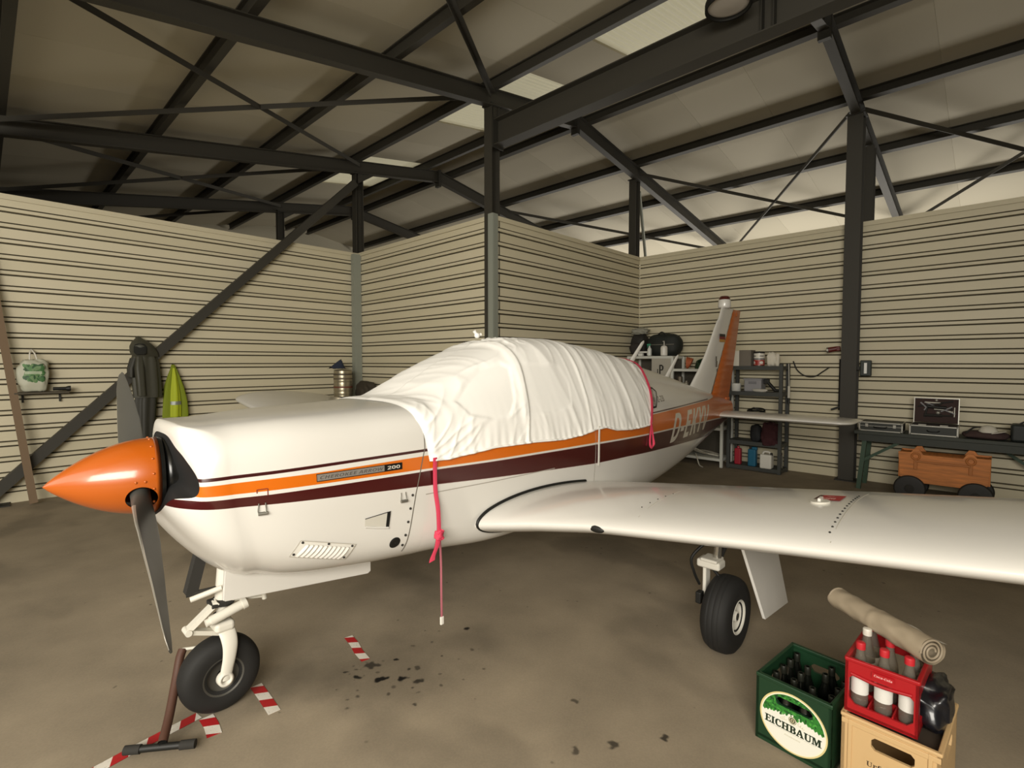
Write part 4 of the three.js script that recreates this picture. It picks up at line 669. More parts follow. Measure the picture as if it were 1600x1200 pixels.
  mesh('script_mark', patchQuad([-0.0085, 0.198, 0.09], [-0.0085, 0.198, 0.16], [-0.0085, 0.175, 0.16], [-0.0085, 0.175, 0.09]), mat('#ffffff', 0.4, 0, { map: canvasTex(256, 84, (x) => { x.fillStyle = '#a5121a'; x.fillRect(0, 0, 256, 84); x.fillStyle = '#e6b8b4'; x.font = 'italic bold 44px serif'; x.fillText('Coca-Cola', 20, 56); }) }), r);
  const clearG = mat('#c9c2b4', 0.08, 0, { transmission: 0.85, thickness: 0, ior: 1.4 }), cola = mat('#2a1712', 0.25), labelM = mat('#d8d6cf', 0.6), capR = mat('#b8232c', 0.45), capW = mat('#ddd8cc', 0.4, 0.2);
  const mk = (label, group, cap, y, dark) => { const b = thing('bottle', label, 'bottle', [0, 0, 0], 0, group); mesh('glass_body', lathe(bottleProf(0.25, 0.03, 0.0135), 24), dark ? cola : clearG, b); mesh('paper_label', lathe([[0.0306, 0.055], [0.0306, 0.125]], 24), labelM, b); mesh('bottle_cap', lathe([[0.0165, 0.232], [0.0168, 0.256], [0.013, 0.26], [0, 0.26]], 16), cap, b); return b; };
  const P = (i, j, y = H + 0.022) => [rx + (i + 0.5) * d / 3, y, rz + (j + 0.5) * w / 3 + 0.05 * (i + 0.5) * d / 3];
  const a = mk('clear red-capped bottle standing in the red crate', 'red-capped bottles in the red crate', capR); a.position.set(...P(0, 0));
  for (const [i, j] of [[0, 1], [0, 2], [1, 1], [1, 2], [2, 0], [2, 2]]) dup(a, P(i, j), 0.4 * i);
  const wc = mk('bottle with a white cap at the rear of the red crate', null, capW); wc.position.set(...P(1, 0, H + 0.04));
  // roll of packing paper lying across the bottles
  const roll = thing('paper_roll', 'thick roll of brownish protective film lying across the red crate', 'roll', [0, 0, 0]);
  const A = V(2.73, 0.607, -0.515), B = V(2.43, 0.617, -0.15), ax = B.clone().sub(A).normalize(), n1 = ax.clone().cross(V(0, 1, 0)).normalize(), n2 = n1.clone().cross(ax);
  const rs = []; for (let i = 0; i <= 40; i++) { const t = i / 40, c0 = A.clone().lerp(B, t); rs.push(Array.from({ length: 40 }, (_, k) => { const f = k / 40 * 2 * Math.PI, rad = 0.05 * (t < 0.48 ? 0.96 : 1) + 0.004 * noise(t * 9, Math.cos(f) * 1.5, Math.sin(f) * 1.5) + (Math.abs(t - 0.48) < 0.02 ? 0.003 : 0); const q = c0.clone().addScaledVector(n1, Math.cos(f) * rad * 1.03).addScaledVector(n2, Math.sin(f) * rad * 0.94); return [q.x, q.y, q.z]; })); }
  mesh('rolled_sheet', skin(rs, { wrap: true }), mat('#a3957f', 0.42, 0, { clearcoat: 0.25, clearcoatRoughness: 0.4 }), roll);
  const sp = []; for (const e of [A, B]) { const pts = []; for (let i = 0; i <= 60; i++) { const f = i / 60 * 5 * Math.PI, rad = lerp(0.048, 0.014, i / 60), q = e.clone().addScaledVector(ax, e === A ? 0.004 : -0.004).addScaledVector(n1, Math.cos(f) * rad).addScaledVector(n2, Math.sin(f) * rad); pts.push([q.x, q.y, q.z]); } sp.push(tube(pts, 0.0045, 140, 6)); }
  mesh('roll_end', sp, mat('#8f826e', 0.6), roll);
  const fl = []; for (let i = 0; i <= 8; i++) { const t = lerp(0.62, 0.98, i / 8), c0 = A.clone().lerp(B, t); fl.push([0, 0.35, 0.7, 1].map((k) => { const q = c0.clone().addScaledVector(n1, -0.03 - 0.04 * k).addScaledVector(n2, 0.03 - 0.012 * k + 0.003 * Math.sin(i)); return [q.x, q.y, q.z]; })); }
  // loose white sheet tucked behind the roll
  const ws = mesh('paper_sheet', skin(fl), M.paper); tag(ws, 'stiff white sheet sticking out behind the film roll', 'paper');
  // dark bag in the beige crate
  const bag = mesh('bin_bag', lump(0.26, 0.17, 0.14, 0.3, 2.2, 4), mat('#14151a', 0.32, 0, { clearcoat: 0.3 })); bag.position.set(2.6, 0.35, -0.165); tag(bag, 'shiny black plastic bag behind the red crate', 'bag');
}
function patchQuad(a, b, c, d) { return skin([[a, d], [b, c]], { uv: (p, i, k) => [i, 1 - k] }); }

// ---------------------------------------------------------------- on the floor: tow bar and hazard tape
{
  const t = thing('tow_bar', 'brown towing bar with a black cross handle leading to the nose wheel', 'tow bar', [0, 0, 0]);
  const brown = mat('#4b2f22', 0.6);
  mesh('bar', [tube([[0.5, 0.05, -2.58], [0.545, 0.1, -2.67], [0.6, 0.2, -2.78], [0.63, 0.275, -2.83], [0.645, 0.3, -2.845]], 0.019, 50, 10)], brown, t);
  mesh('handle', [rod([0.39, 0.035, -2.66], [0.595, 0.035, -2.5], 0.015), rod([0.5, 0.035, -2.585], [0.5, 0.05, -2.58], 0.015)], M.black, t);
  mesh('grip', rod([0.38, 0.035, -2.668], [0.43, 0.035, -2.628], 0.019), M.dark, t); mesh('grip', rod([0.555, 0.035, -2.53], [0.603, 0.035, -2.494], 0.019), M.dark, t);
  mesh('hitch', [rod([0.645, 0.3, -2.845], [0.70, 0.305, -2.80], 0.007), rod([0.70, 0.305, -2.80], [0.757, 0.3, -2.735], 0.007)], M.dirtyWhite, t);
}
{
  const tape = (label, pts, w, n, seed) => {                        // pts: floor polyline [x, z]; stripes are printed
    const rs = []; let L = 0; const len = [0]; for (let i = 1; i < pts.length; i++) { L += Math.hypot(pts[i][0] - pts[i - 1][0], pts[i][1] - pts[i - 1][1]); len.push(L); }
    pts.forEach(([x, z], i) => { const a = pts[Math.max(0, i - 1)], b = pts[Math.min(pts.length - 1, i + 1)], dx = b[0] - a[0], dz = b[1] - a[1], l = Math.hypot(dx, dz); rs.push([[x - dz / l * w / 2, 0.0025, z + dx / l * w / 2], [x + dz / l * w / 2, 0.0025, z - dx / l * w / 2]]); });
    const low = rs.map((r) => r.map(([x, , z]) => [x, 0.0004, z])), ring = rs.map((r, i) => [r[0], r[1], low[i][1], low[i][0]]);
    const tex = canvasTex(512, 96, (c, W, H) => { c.fillStyle = '#d9d3c8'; c.fillRect(0, 0, W, H); c.fillStyle = '#a81e22'; const st = W / n; for (let k = -1; k < n + 1; k++) { c.beginPath(); c.moveTo(k * st, H); c.lineTo(k * st + st / 2, H); c.lineTo(k * st + st / 2 + H * 0.55 * (W / H) * w / L, 0); c.lineTo(k * st + H * 0.55 * (W / H) * w / L, 0); c.fill(); } _seed = seed; c.fillStyle = 'rgba(70,60,50,0.35)'; for (let k = 0; k < 40; k++) c.fillRect(rr(0, W), rr(0, H), rr(2, 20), rr(1, 4)); });
    const o = mesh('hazard_tape', skin(ring, { wrap: true, caps: true, uv: (p, i, k) => [len[Math.min(i, len.length - 1)] / L, k === 0 || k === 3 ? 0 : 1] }), mat('#ffffff', 0.5, 0, { map: tex })); tag(o, label, 'tape'); return o;
  };
  tape('short red and white striped tape strip lying on its own by the oil drips', [[1.53, -2.87], [1.515, -2.77], [1.49, -2.68], [1.475, -2.57]], 0.05, 2.2, 3);
  tape('red and white striped tape strip just behind the nose wheel', [[0.955, -2.78], [0.95, -2.66], [0.94, -2.5]], 0.056, 2, 4);
  tape('short folded end of red and white tape in front of the nose wheel', [[0.70, -2.70], [0.70, -2.62], [0.69, -2.54]], 0.06, 1.2, 5);
  tape('long red and white striped tape running under the tow bar', [[0.68, -2.74], [0.55, -2.72], [0.42, -2.7], [0.26, -2.67]], 0.055, 3.2, 6);
}

// ---------------------------------------------------------------- along the left wall
{
  const p = mesh('wooden_plank', bar([0.4, 0.02, -8.3], [0.06, 3.35, -8.52], 0.075, 0.03, [0, 0, 1]), M.wood); tag(p, 'bare wooden plank leaning against the long left wall', 'plank');
  const s = thing('wall_shelf', 'small dark shelf board on the long left wall, under a carrier bag', 'shelf', [0.52, 1.33, -8.47]);
  mesh('board', rbox(0.5, 0.025, 0.2, 0.006, 0, 0, 0), mat('#4c4537', 0.75), s);
  for (const x of [-0.17, 0.17]) mesh('bracket', [box(0.02, 0.12, 0.01, x, -0.06, -0.095), box(0.02, 0.01, 0.16, x, -0.017, -0.02)], M.steelDark, s);
  const b = thing('carrier_bag', 'white carrier bag with a green print on the small wall shelf', 'bag', [0.45, 1.345, -8.46]);
  { const L = lump(0.27, 0.4, 0.16, 0.22, 1.8, 9); L.translate(0, 0.19, 0); const q = L.attributes.position, uv = new Float32Array(q.count * 2); for (let i = 0; i < q.count; i++) { uv[2 * i] = q.getX(i) / 0.3 + 0.5; uv[2 * i + 1] = q.getY(i) / 0.42; } L.setAttribute('uv', new THREE.BufferAttribute(uv, 2));
    mesh('bag_body', L, mat('#ffffff', 0.55, 0, { map: canvasTex(256, 320, (x, w, h) => { x.fillStyle = '#b7b7a4'; x.fillRect(0, 0, w, h); _seed = 31; for (let i = 0; i < 90; i++) { x.fillStyle = ['#3f6a3a', '#56804c', '#2f5230', '#6d8a5e'][i % 4]; x.beginPath(); x.ellipse(w * 0.5 + rr(-70, 70), h * 0.38 + rr(-50, 95), rr(12, 34), rr(8, 20), rr(0, 3), 0, 7); x.fill(); } x.fillStyle = '#a9b59a'; x.fillRect(60, 130, 130, 26); }) }), b);
    mesh('bag_handle', [tube([[-0.03, 0.37, 0], [-0.025, 0.46, -0.03], [-0.01, 0.51, -0.09]], 0.008, 16), tube([[0.04, 0.37, 0], [0.02, 0.46, -0.03], [-0.005, 0.51, -0.09]], 0.008, 16)], M.paper, b); }
  const d = thing('torch', 'black hand torch lying on the wall shelf by the carrier bag', 'torch', [0.62, 1.375, -8.44]);
  mesh('torch_body', rod([-0.0, 0, 0], [0.12, 0, 0.0], 0.022), M.black, d); mesh('torch_head', [rod([0.12, 0, 0], [0.15, 0, 0], 0.024, 0.034), rod([0.15, 0, 0], [0.165, 0, 0], 0.034)], M.black, d);
  // hanging clothes: swept folded sections
  const drape = (secs, n, folds, amp, seed) => skin(secs.map(([y, cx, cz, w, dd], i) => Array.from({ length: n }, (_, k) => { const a = k / n * 2 * Math.PI, f = 1 + amp * Math.sin(a * folds + seed + i * 0.25) + amp * 0.7 * noise(Math.cos(a) * 2, Math.sin(a) * 2 + i * 0.3, seed); return [cx + w / 2 * Math.cos(a) * f, y, cz + dd / 2 * Math.sin(a) * f]; })), { wrap: true, caps: true, flip: true });
  const oil = mat('#3f3e33', 0.55), oilD = mat('#2f2e26', 0.6);
  const c = thing('rain_suit', 'dark olive hooded jacket and trousers hanging on the long left wall', 'rain suit', [1.55, 0, -8.44]);
  mesh('hood', drape([[1.78, 0.02, 0, 0.3, 0.16], [1.84, 0, 0.01, 0.31, 0.2], [1.92, -0.02, 0.02, 0.27, 0.2], [1.98, -0.03, 0.0, 0.19, 0.15], [2.03, -0.04, -0.04, 0.07, 0.06], [2.06, -0.04, -0.06, 0.03, 0.03]], 40, 3, 0.07, 2), oil, c);
  mesh('hood_opening', at(lump(0.15, 0.16, 0.05, 0.1, 2, 3, 20), -0.05, 1.875, 0.1, -0.2, -0.25, 0), mat('#191914', 0.9), c);
  mesh('jacket', drape([[1.22, 0.035, 0, 0.32, 0.15], [1.3, 0.03, 0, 0.33, 0.17], [1.5, 0.02, 0, 0.33, 0.17], [1.7, 0.01, 0, 0.32, 0.17], [1.78, 0.01, 0, 0.27, 0.15], [1.83, 0, 0, 0.16, 0.1]], 56, 7, 0.07, 1), oil, c);
  mesh('sleeve', drape([[1.25, -0.05, 0.1, 0.1, 0.08], [1.4, -0.06, 0.11, 0.1, 0.09], [1.62, -0.07, 0.1, 0.11, 0.09], [1.78, -0.06, 0.05, 0.09, 0.09]], 28, 4, 0.08, 5), oil, c);
  mesh('sleeve', drape([[1.5, -0.15, 0.04, 0.08, 0.09], [1.62, -0.15, 0.05, 0.09, 0.09], [1.76, -0.11, 0.03, 0.09, 0.09]], 28, 4, 0.08, 8), oilD, c);
  mesh('trousers', drape([[0.5, -0.0, 0, 0.2, 0.11], [0.62, 0, 0, 0.21, 0.12], [0.9, 0, 0.01, 0.22, 0.12], [1.15, 0.01, 0, 0.24, 0.12], [1.3, 0.02, 0, 0.22, 0.1]], 48, 6, 0.13, 3), oilD, c);
  mesh('coat_hook', [rod([-0.04, 2.02, -0.15], [-0.04, 2.04, -0.05], 0.008), box(0.04, 0.06, 0.01, -0.04, 2.02, -0.15)], M.steelDark, c);
  const v = thing('safety_vest', 'yellow high-visibility vest hanging beside the dark rain suit', 'vest', [1.92, 0, -8.5]);
  const hv = mat('#a9b51c', 0.7), hvD = mat('#7d8a18', 0.75);
  mesh('vest_body', drape([[0.86, 0, 0, 0.27, 0.1], [0.95, 0, 0, 0.3, 0.12], [1.15, 0, 0, 0.27, 0.12], [1.35, -0.01, 0, 0.21, 0.11], [1.5, -0.01, 0, 0.13, 0.09], [1.6, -0.01, -0.01, 0.07, 0.06], [1.67, -0.01, -0.03, 0.03, 0.03]], 56, 6, 0.24, 4), hvD, v);
  mesh('vest_panel', drape([[0.93, -0.01, 0.05, 0.12, 0.06], [1.1, -0.01, 0.06, 0.12, 0.06], [1.3, -0.01, 0.055, 0.1, 0.05], [1.5, -0.01, 0.04, 0.06, 0.04], [1.62, -0.01, 0.01, 0.03, 0.03]], 32, 4, 0.16, 2), hv, v);
  mesh('reflective_band', drape([[1.1, -0.01, 0.06, 0.126, 0.066], [1.15, -0.01, 0.06, 0.124, 0.066]], 32, 4, 0.08, 2), mat('#8f948c', 0.4, 0.3), v);
  mesh('coat_hook', rod([-0.01, 1.66, -0.09], [-0.01, 1.68, -0.03], 0.007), M.steelDark, v);
  // banded canister with a blue cloth, on a small pedestal
  const k = thing('banded_can', 'shiny banded metal can standing in the inner wall corner', 'can', [4.36, 1.1, -8.24]);
  mesh('can_body', lathe([[0, 0], [0.15, 0], [0.155, 0.02], [0.148, 0.035], [0.155, 0.05], [0.155, 0.09], [0.148, 0.1], [0.155, 0.11], [0.155, 0.16], [0.149, 0.17], [0.155, 0.18], [0.155, 0.25], [0.148, 0.26], [0.156, 0.27], [0.156, 0.31], [0.15, 0.32], [0.156, 0.33], [0.156, 0.38], [0.146, 0.39], [0.15, 0.4], [0.15, 0.455], [0.14, 0.47], [0, 0.472]], 48), mat('#a39a83', 0.32, 0.75), k);
  for (const [y, col] of [[0.175, '#6b3a2a'], [0.32, '#5d5140'], [0.395, '#4b4335']]) mesh('band', lathe([[0.157, y - 0.014], [0.159, y], [0.157, y + 0.014]], 48), mat(col, 0.5), k);
  mesh('pedestal', [rod([0, -1.1, 0], [0, -0.03, 0], 0.03), rbox(0.34, 0.03, 0.34, 0.01, 0, -0.015, 0), lathe([[0, -1.1], [0.16, -1.1], [0.16, -1.08], [0.03, -1.06]], 32)], M.steelDark, k);
  const cl = mesh('cleaning_cloth', skin(Array.from({ length: 13 }, (_, i) => Array.from({ length: 13 }, (_, j) => { const a = i / 12 - 0.5, b = j / 12 - 0.5, peak = Math.max(0, 1 - 2.1 * Math.hypot(a + 0.1, b)); return [a * 0.3 - 0.03 + 0.08 * peak, 0.012 + 0.17 * peak + 0.02 * Math.abs(noise(a * 7, b * 7, 2)), b * 0.26]; })), { flip: true }), mat('#2b3346', 0.9)); cl.position.set(4.3, 1.58, -8.22); tag(cl, 'crumpled dark blue cloth on top of the banded can', 'cloth');
  const t = thing('tool_bag', 'dark tool bag standing low against the short back wall, half hidden by the cover', 'bag', [4.7, 1.0, -8.05]);
  mesh('bag_body', lump(0.28, 0.38, 0.42, 0.2, 1.6, 2).translate(0, 0.175, 0), mat('#3a3327', 0.8), t); mesh('bag_stand', [rbox(0.3, 0.03, 0.44, 0.01, 0, -0.016, 0), ...[-1, 1].flatMap((a) => [-1, 1].map((b) => rod([a * 0.12, -1.0, b * 0.19], [a * 0.12, -0.02, b * 0.19], 0.015)))], M.steelDark, t);
}

// ---------------------------------------------------------------- shelves behind the tail
const bottleM = (c, r = 0.35) => mat(c, r);
{
  // pale shelf unit: tall bay (left) and lower bay
  const g = thing('shelf_unit', 'pale grey shelf unit of two heights behind the tail', 'shelf', [8.22, 0, -4.95]);
  const Wd = 0.46, Z1 = 0.88, Z2 = 1.74;
  const post = (z, h) => [[0.02, z], [Wd - 0.02, z]].map(([x, zz]) => rbox(0.045, h, 0.045, 0.006, x, h / 2, zz));
  for (const [z, h] of [[0.02, 1.8], [Z1, 1.8], [Z2, 1.575]]) post(z, h).forEach((q) => mesh('post', q, M.shelfWhite, g));
  const brd = (z0, z1, y) => mesh('shelf_board', rbox(Wd, 0.045, z1 - z0, 0.006, Wd / 2, y, (z0 + z1) / 2), M.shelfWhite, g);
  for (const y of [1.79, 1.36, 0.92, 0.5, 0.12]) brd(0, Z1, y);
  for (const y of [1.57, 1.12, 0.62, 0.12]) brd(Z1, Z2, y);
  mesh('cabinet_panel', box(0.012, 1.6, 0.86, Wd - 0.01, 0.95, 0.45), mat('#4a453b', 0.85), g);
  mesh('cabinet_panel', box(0.012, 1.4, 0.84, Wd - 0.01, 0.85, Z1 + 0.44), mat('#4a453b', 0.85), g);
  const door = mesh('door', rbox(0.018, 0.39, 0.36, 0.004, 0.0, 1.575, 0.68), mat('#a9a498', 0.55), g);
  mesh('door_print', [extrude([[0, 0], [0.025, 0], [0.025, 0.09], [0.06, 0.09], [0.08, 0.12], [0.08, 0.16], [0.05, 0.19], [0, 0.19]], 0.003, 0, [[[0.025, 0.11], [0.05, 0.11], [0.055, 0.135], [0.05, 0.165], [0.025, 0.165]]]).rotateY(-Math.PI / 2).translate(-0.01, 1.47, 0.65), box(0.003, 0.13, 0.015, -0.011, 1.52, 0.62)], M.dark, door);
  const on = (n, label, cat, z, y, x = 0) => thing(n, label, cat, [8.3 + x, y, -4.95 + z]);
  let o = on('equipment_bag', 'large black equipment bag on top of the pale shelf unit', 'bag', 0.6, 1.815, 0.2);
  mesh('bag_body', lump(0.34, 0.42, 0.62, 0.07, 1.5, 3).translate(0, 0.19, 0), mat('#1c201c', 0.7), o); mesh('zip_strip', tube([[-0.155, 0.2, -0.25], [-0.172, 0.2, 0], [-0.155, 0.2, 0.25]], 0.008, 20), M.alu, o); mesh('carry_handle', tube([[-0.1, 0.36, -0.1], [-0.12, 0.42, 0], [-0.1, 0.36, 0.1]], 0.012, 18), M.black, o);
  o = on('rucksack', 'round black rucksack at the wall corner on the pale shelf unit', 'bag', 0.1, 1.815, 0.2);
  mesh('bag_body', lump(0.3, 0.44, 0.3, 0.1, 1.6, 6).translate(0, 0.2, 0), mat('#221f1c', 0.75), o); mesh('pocket', lump(0.1, 0.2, 0.24, 0.1, 2, 2, 20).translate(-0.14, 0.14, 0), mat('#2b2622', 0.75), o);
  o = on('plastic_pouch', 'crumpled clear plastic pouch on top of the black rucksack', 'pouch', 0.12, 2.22, 0.18);
  mesh('pouch_body', lump(0.2, 0.12, 0.3, 0.45, 2.6, 5).translate(0, 0.05, 0), mat('#8e8c80', 0.3, 0, { clearcoat: 0.6 }), o);
  o = on('spray_bottle', 'white trigger spray bottle in front of the black bags', 'bottle', 0.42, 1.815, -0.02);
  mesh('bottle_body', lathe([[0, 0], [0.035, 0], [0.038, 0.02], [0.038, 0.12], [0.014, 0.16], [0.014, 0.18]], 20), bottleM('#d3d6d0'), o); mesh('trigger_head', [rbox(0.03, 0.03, 0.07, 0.006, 0, 0.2, -0.012), rod([0, 0.19, -0.03], [0, 0.15, -0.045], 0.006)], bottleM('#3c8f6e'), o);
  o = on('valve_box', 'small white plastic bracket part beside the spray bottle', 'part', 0.29, 1.815, -0.02);
  mesh('bracket_body', [rbox(0.06, 0.05, 0.09, 0.008, 0, 0.025, -0.04), rbox(0.05, 0.03, 0.2, 0.008, 0, 0.07, 0.03), rbox(0.05, 0.03, 0.06, 0.008, 0, 0.035, 0.12)], bottleM('#d8d8d2'), o);
  o = on('dispenser_bottle', 'white pump dispenser bottle at the edge of the pale shelf unit', 'bottle', 0.7, 1.815, -0.02);
  mesh('bottle_body', lathe([[0, 0], [0.055, 0], [0.06, 0.02], [0.06, 0.14], [0.045, 0.17], [0.02, 0.18]], 24), bottleM('#dad7cf'), o); mesh('pump', [rod([0, 0.18, 0], [0, 0.26, 0], 0.008), rod([0, 0.255, 0], [-0.04, 0.25, 0], 0.007)], bottleM('#c9c6bd'), o);
  const jars = [['#8d8a80', 0.08], ['#b9b6ab', 0.15], ['#5d584c', 0.22], ['#c9c6bd', 0.31], ['#7c4a33', 0.4]], jl = ['grey jar nearest the wall corner in the open compartment', 'pale jar second from the wall corner in the open compartment', 'brown grey jar in the middle of the open compartment', 'white jar in the open compartment beside the shelf door', 'rust coloured jar right beside the shelf door'];
  jars.forEach(([c, z], i) => { const q = on('jar', jl[i], 'jar', z, 1.383, 0.02); mesh('jar_body', lathe([[0, 0], [0.036, 0], [0.04, 0.01], [0.04, 0.11 + 0.02 * (i % 2)], [0.034, 0.13]], 18), bottleM(c), q); mesh('lid', lathe([[0.036, 0.13], [0.036, 0.155], [0, 0.157]], 18), bottleM(i % 2 ? '#3b3a35' : '#a9a598'), q); });
  o = on('cable_reel', 'orange coiled cord on the lower white shelf', 'cord', 1.12, 1.593, 0.06); mesh('coil', [0, 1, 2, 3].map((i) => at(new THREE.TorusGeometry(0.09 - i * 0.006, 0.014, 8, 28), 0, 0.1, -0.03 + i * 0.02, 0.15 * i, 0.3, 0)), mat('#b0603c', 0.6), o);
  o = on('green_hose', 'dark green coiled hose on the lower white shelf by the fin', 'hose', 1.36, 1.593, 0.1); mesh('coil', [0, 1, 2, 3, 4].map((i) => at(new THREE.TorusGeometry(0.13 - i * 0.004, 0.016, 8, 32), 0, 0.018 + i * 0.026, 0, Math.PI / 2, 0.1 * i, 0)), mat('#1f3a22', 0.5), o);
  _seed = 17; const bitC = ['#6b6253', '#8f8a7b', '#3a352c', '#a39d8e', '#5b4a38', '#777266'], spots = ['nearest the shelf door', 'second from the shelf door', 'third from the shelf door', 'in the middle', 'third from the tail fin', 'second from the tail fin', 'nearest the tail fin'];
  for (let i = 0; i < 7; i++) { const q = on('tin', `small tin ${spots[i]} in the row under the white shelf board`, 'tin', 0.99 + i * 0.105, 1.143, rr(-0.02, 0.08)), h = rr(0.16, 0.34); mesh('tin_body', lathe([[0, 0], [0.04, 0], [0.042, 0.01], [0.042, h], [0.038, h + 0.01], [0, h + 0.01]], 16), mat(bitC[i % 6], 0.4, 0.3), q); mesh('cap', lathe([[0.018, h], [0.018, h + 0.03], [0, h + 0.032]], 12), mat(bitC[(i + 2) % 6], 0.5), q); }
  o = on('cable_tangle', 'tangle of pale tubes and cable on the bottom shelf under the tail', 'cables', 1.3, 0.145, 0.1);
  for (let i = 0; i < 5; i++) mesh('cable', tube([[rr(-0.12, 0), 0.03, -0.38], [rr(-0.1, 0.1), rr(0.03, 0.12), -0.15], [rr(-0.1, 0.1), rr(0.03, 0.12), 0.1], [rr(-0.12, 0.1), 0.03, 0.36]], 0.014, 40, 8), mat(i % 2 ? '#c3bfb2' : '#8a8578', 0.6), o);
  mesh('loose_end', tube([[-0.12, 0.03, 0.0], [-0.22, 0.0, 0.06], [-0.3, -0.12, 0.14], [-0.36, -0.135, 0.22]], 0.01, 30, 8), mat('#c3bfb2', 0.6), o);
  o = on('white_cup', 'small white cup on the bottom shelf under the tail', 'cup', 0.98, 0.145, 0.0); mesh('cup_body', lathe([[0, 0], [0.04, 0], [0.05, 0.11], [0.046, 0.11], [0.038, 0.01], [0, 0.008]], 20), bottleM('#dedbd2'), o);
}
{ // dark rack
  const g = thing('shelf_rack', 'tall dark metal rack of five shelves behind the tailplane', 'shelf', [8.3, 0, -3.15]);
  const D = 0.38, L = 0.8;
  for (const x of [0.02, D - 0.02]) for (const z of [0.02, L - 0.02]) mesh('post', rbox(0.05, 1.68, 0.05, 0.006, x, 0.84, z), M.rackGrey, g);
  const ys = [1.63, 1.23, 0.86, 0.45, 0.06]; ys.forEach((y) => { mesh('shelf_board', [rbox(D, 0.025, L, 0.004, D / 2, y, L / 2), box(0.012, 0.06, L, 0.002, y - 0.015, L / 2), box(D, 0.05, 0.012, D / 2, y - 0.015, L - 0.004)], M.rackGrey, g); });
  const on = (n, label, cat, z, lvl, x = 0.12) => thing(n, label, cat, [8.3 + x, ys[lvl] + 0.0135, -3.15 + z]);
  let o = on('carton', 'grey cardboard box with a white end on the top of the dark rack', 'box', 0.19, 0);
  mesh('box_body', rbox(0.2, 0.25, 0.18, 0.004, 0, 0.125, 0.06), mat('#6f685e', 0.8), o); mesh('box_end', rbox(0.19, 0.24, 0.1, 0.004, -0.005, 0.12, -0.08), bottleM('#d6d1c5'), o);
  o = on('paint_tin', 'red and white tin with a dark lid on top of the dark rack', 'tin', 0.43, 0);
  mesh('tin_body', lathe([[0, 0], [0.075, 0], [0.078, 0.01], [0.078, 0.2], [0.072, 0.21]], 32), M.alu, o); mesh('paper_label', lathe([[0.0788, 0.012], [0.0788, 0.196]], 32), mat('#ffffff', 0.4, 0, { map: canvasTex(512, 256, (x, w, h) => { x.fillStyle = '#d9d4c8'; x.fillRect(0, 0, w, h); x.fillStyle = '#9c2d24'; x.fillRect(0, h * 0.55, w, h * 0.45); x.fillStyle = '#56585c'; x.fillRect(0, h * 0.42, w, 26); x.fillStyle = '#e9e4da'; for (let i = 0; i < 4; i++) { x.beginPath(); x.ellipse(w * (0.12 + i * 0.25), h * 0.75, 30, 24, 0, 0, 7); x.fill(); x.fillRect(w * (0.06 + i * 0.25), h * 0.86, 64, 12); } x.fillStyle = '#6c6a66'; for (let i = 0; i < 4; i++) x.fillRect(w * (0.06 + i * 0.25), h * 0.18, 70, 20); }) }), o); mesh('lid', lathe([[0.079, 0.2], [0.079, 0.225], [0.06, 0.228], [0, 0.226]], 32), M.dark, o);
  o = on('white_bag', 'folded white cloth bag on top of the dark rack at its outer end', 'bag', 0.62, 0); mesh('bag_body', lump(0.16, 0.22, 0.14, 0.2, 1.6, 4).translate(0, 0.1, 0), mat('#d9d3c4', 0.85), o); mesh('bag_flap', lump(0.05, 0.2, 0.06, 0.2, 2, 8, 20).translate(-0.02, 0.09, 0.08), mat('#cfc9ba', 0.85), o);
  o = on('white_tub', 'white round tub on the second shelf of the dark rack', 'tub', 0.1, 1, 0.08); mesh('tub_body', lathe([[0, 0], [0.07, 0], [0.075, 0.12], [0.078, 0.125], [0, 0.126]], 28), bottleM('#dcdcd6'), o);
  o = on('storage_bin', 'grey plastic bin on the second shelf of the dark rack', 'bin', 0.36, 1, 0.16); mesh('bin_body', rbox(0.22, 0.2, 0.26, 0.02, 0, 0.1, 0), M.greyPlastic, o); mesh('bin_rim', rbox(0.24, 0.025, 0.28, 0.008, 0, 0.195, 0), M.greyPlastic, o); mesh('handle_recess', rbox(0.01, 0.04, 0.12, 0.004, -0.112, 0.14, 0), mat('#737276', 0.6), o);
  o = on('plastic_film', 'folded clear film in front of the grey bin', 'film', 0.48, 1, 0.03); mesh('film_body', lump(0.05, 0.05, 0.2, 0.3, 2, 3, 20).translate(0, 0.023, 0), mat('#b0aca2', 0.3), o);
  o = on('black_tool', 'black angled tool leaning on the second shelf of the dark rack', 'tool', 0.6, 1); mesh('tool_body', [rod([0, 0.02, 0.08], [0.02, 0.17, -0.06], 0.025), rod([0, 0.03, 0.05], [0, 0.03, 0.14], 0.02), rbox(0.05, 0.08, 0.08, 0.01, 0.02, 0.16, -0.06)], M.black, o);
  o = on('coiled_hose', 'black coiled hose on the middle shelf behind the tailplane', 'hose', 0.4, 2); mesh('coil', [0, 1, 2].map((i) => at(new THREE.TorusGeometry(0.12, 0.014, 8, 30), 0, 0.02 + i * 0.025, 0, Math.PI / 2, 0.12 * i, 0)), M.black, o); mesh('loose_end', tube([[-0.1, 0.07, -0.05], [-0.12, 0.12, 0.0], [-0.1, 0.09, 0.08]], 0.012, 20), M.black, o);
  o = on('dark_pouch', 'small black pouch standing on the fourth shelf of the dark rack', 'pouch', 0.42, 3, 0.08); mesh('pouch_body', lump(0.12, 0.28, 0.16, 0.12, 1.5, 7).translate(0, 0.13, 0), mat('#191a1d', 0.7), o);
  o = on('maroon_cloth', 'maroon cloth hanging over the outer end of the dark rack', 'cloth', 0.7, 3, 0.08); mesh('cloth_body', lump(0.2, 0.36, 0.24, 0.3, 2, 5).translate(-0.03, 0.13, -0.06), mat('#3c1a1e', 0.9), o);
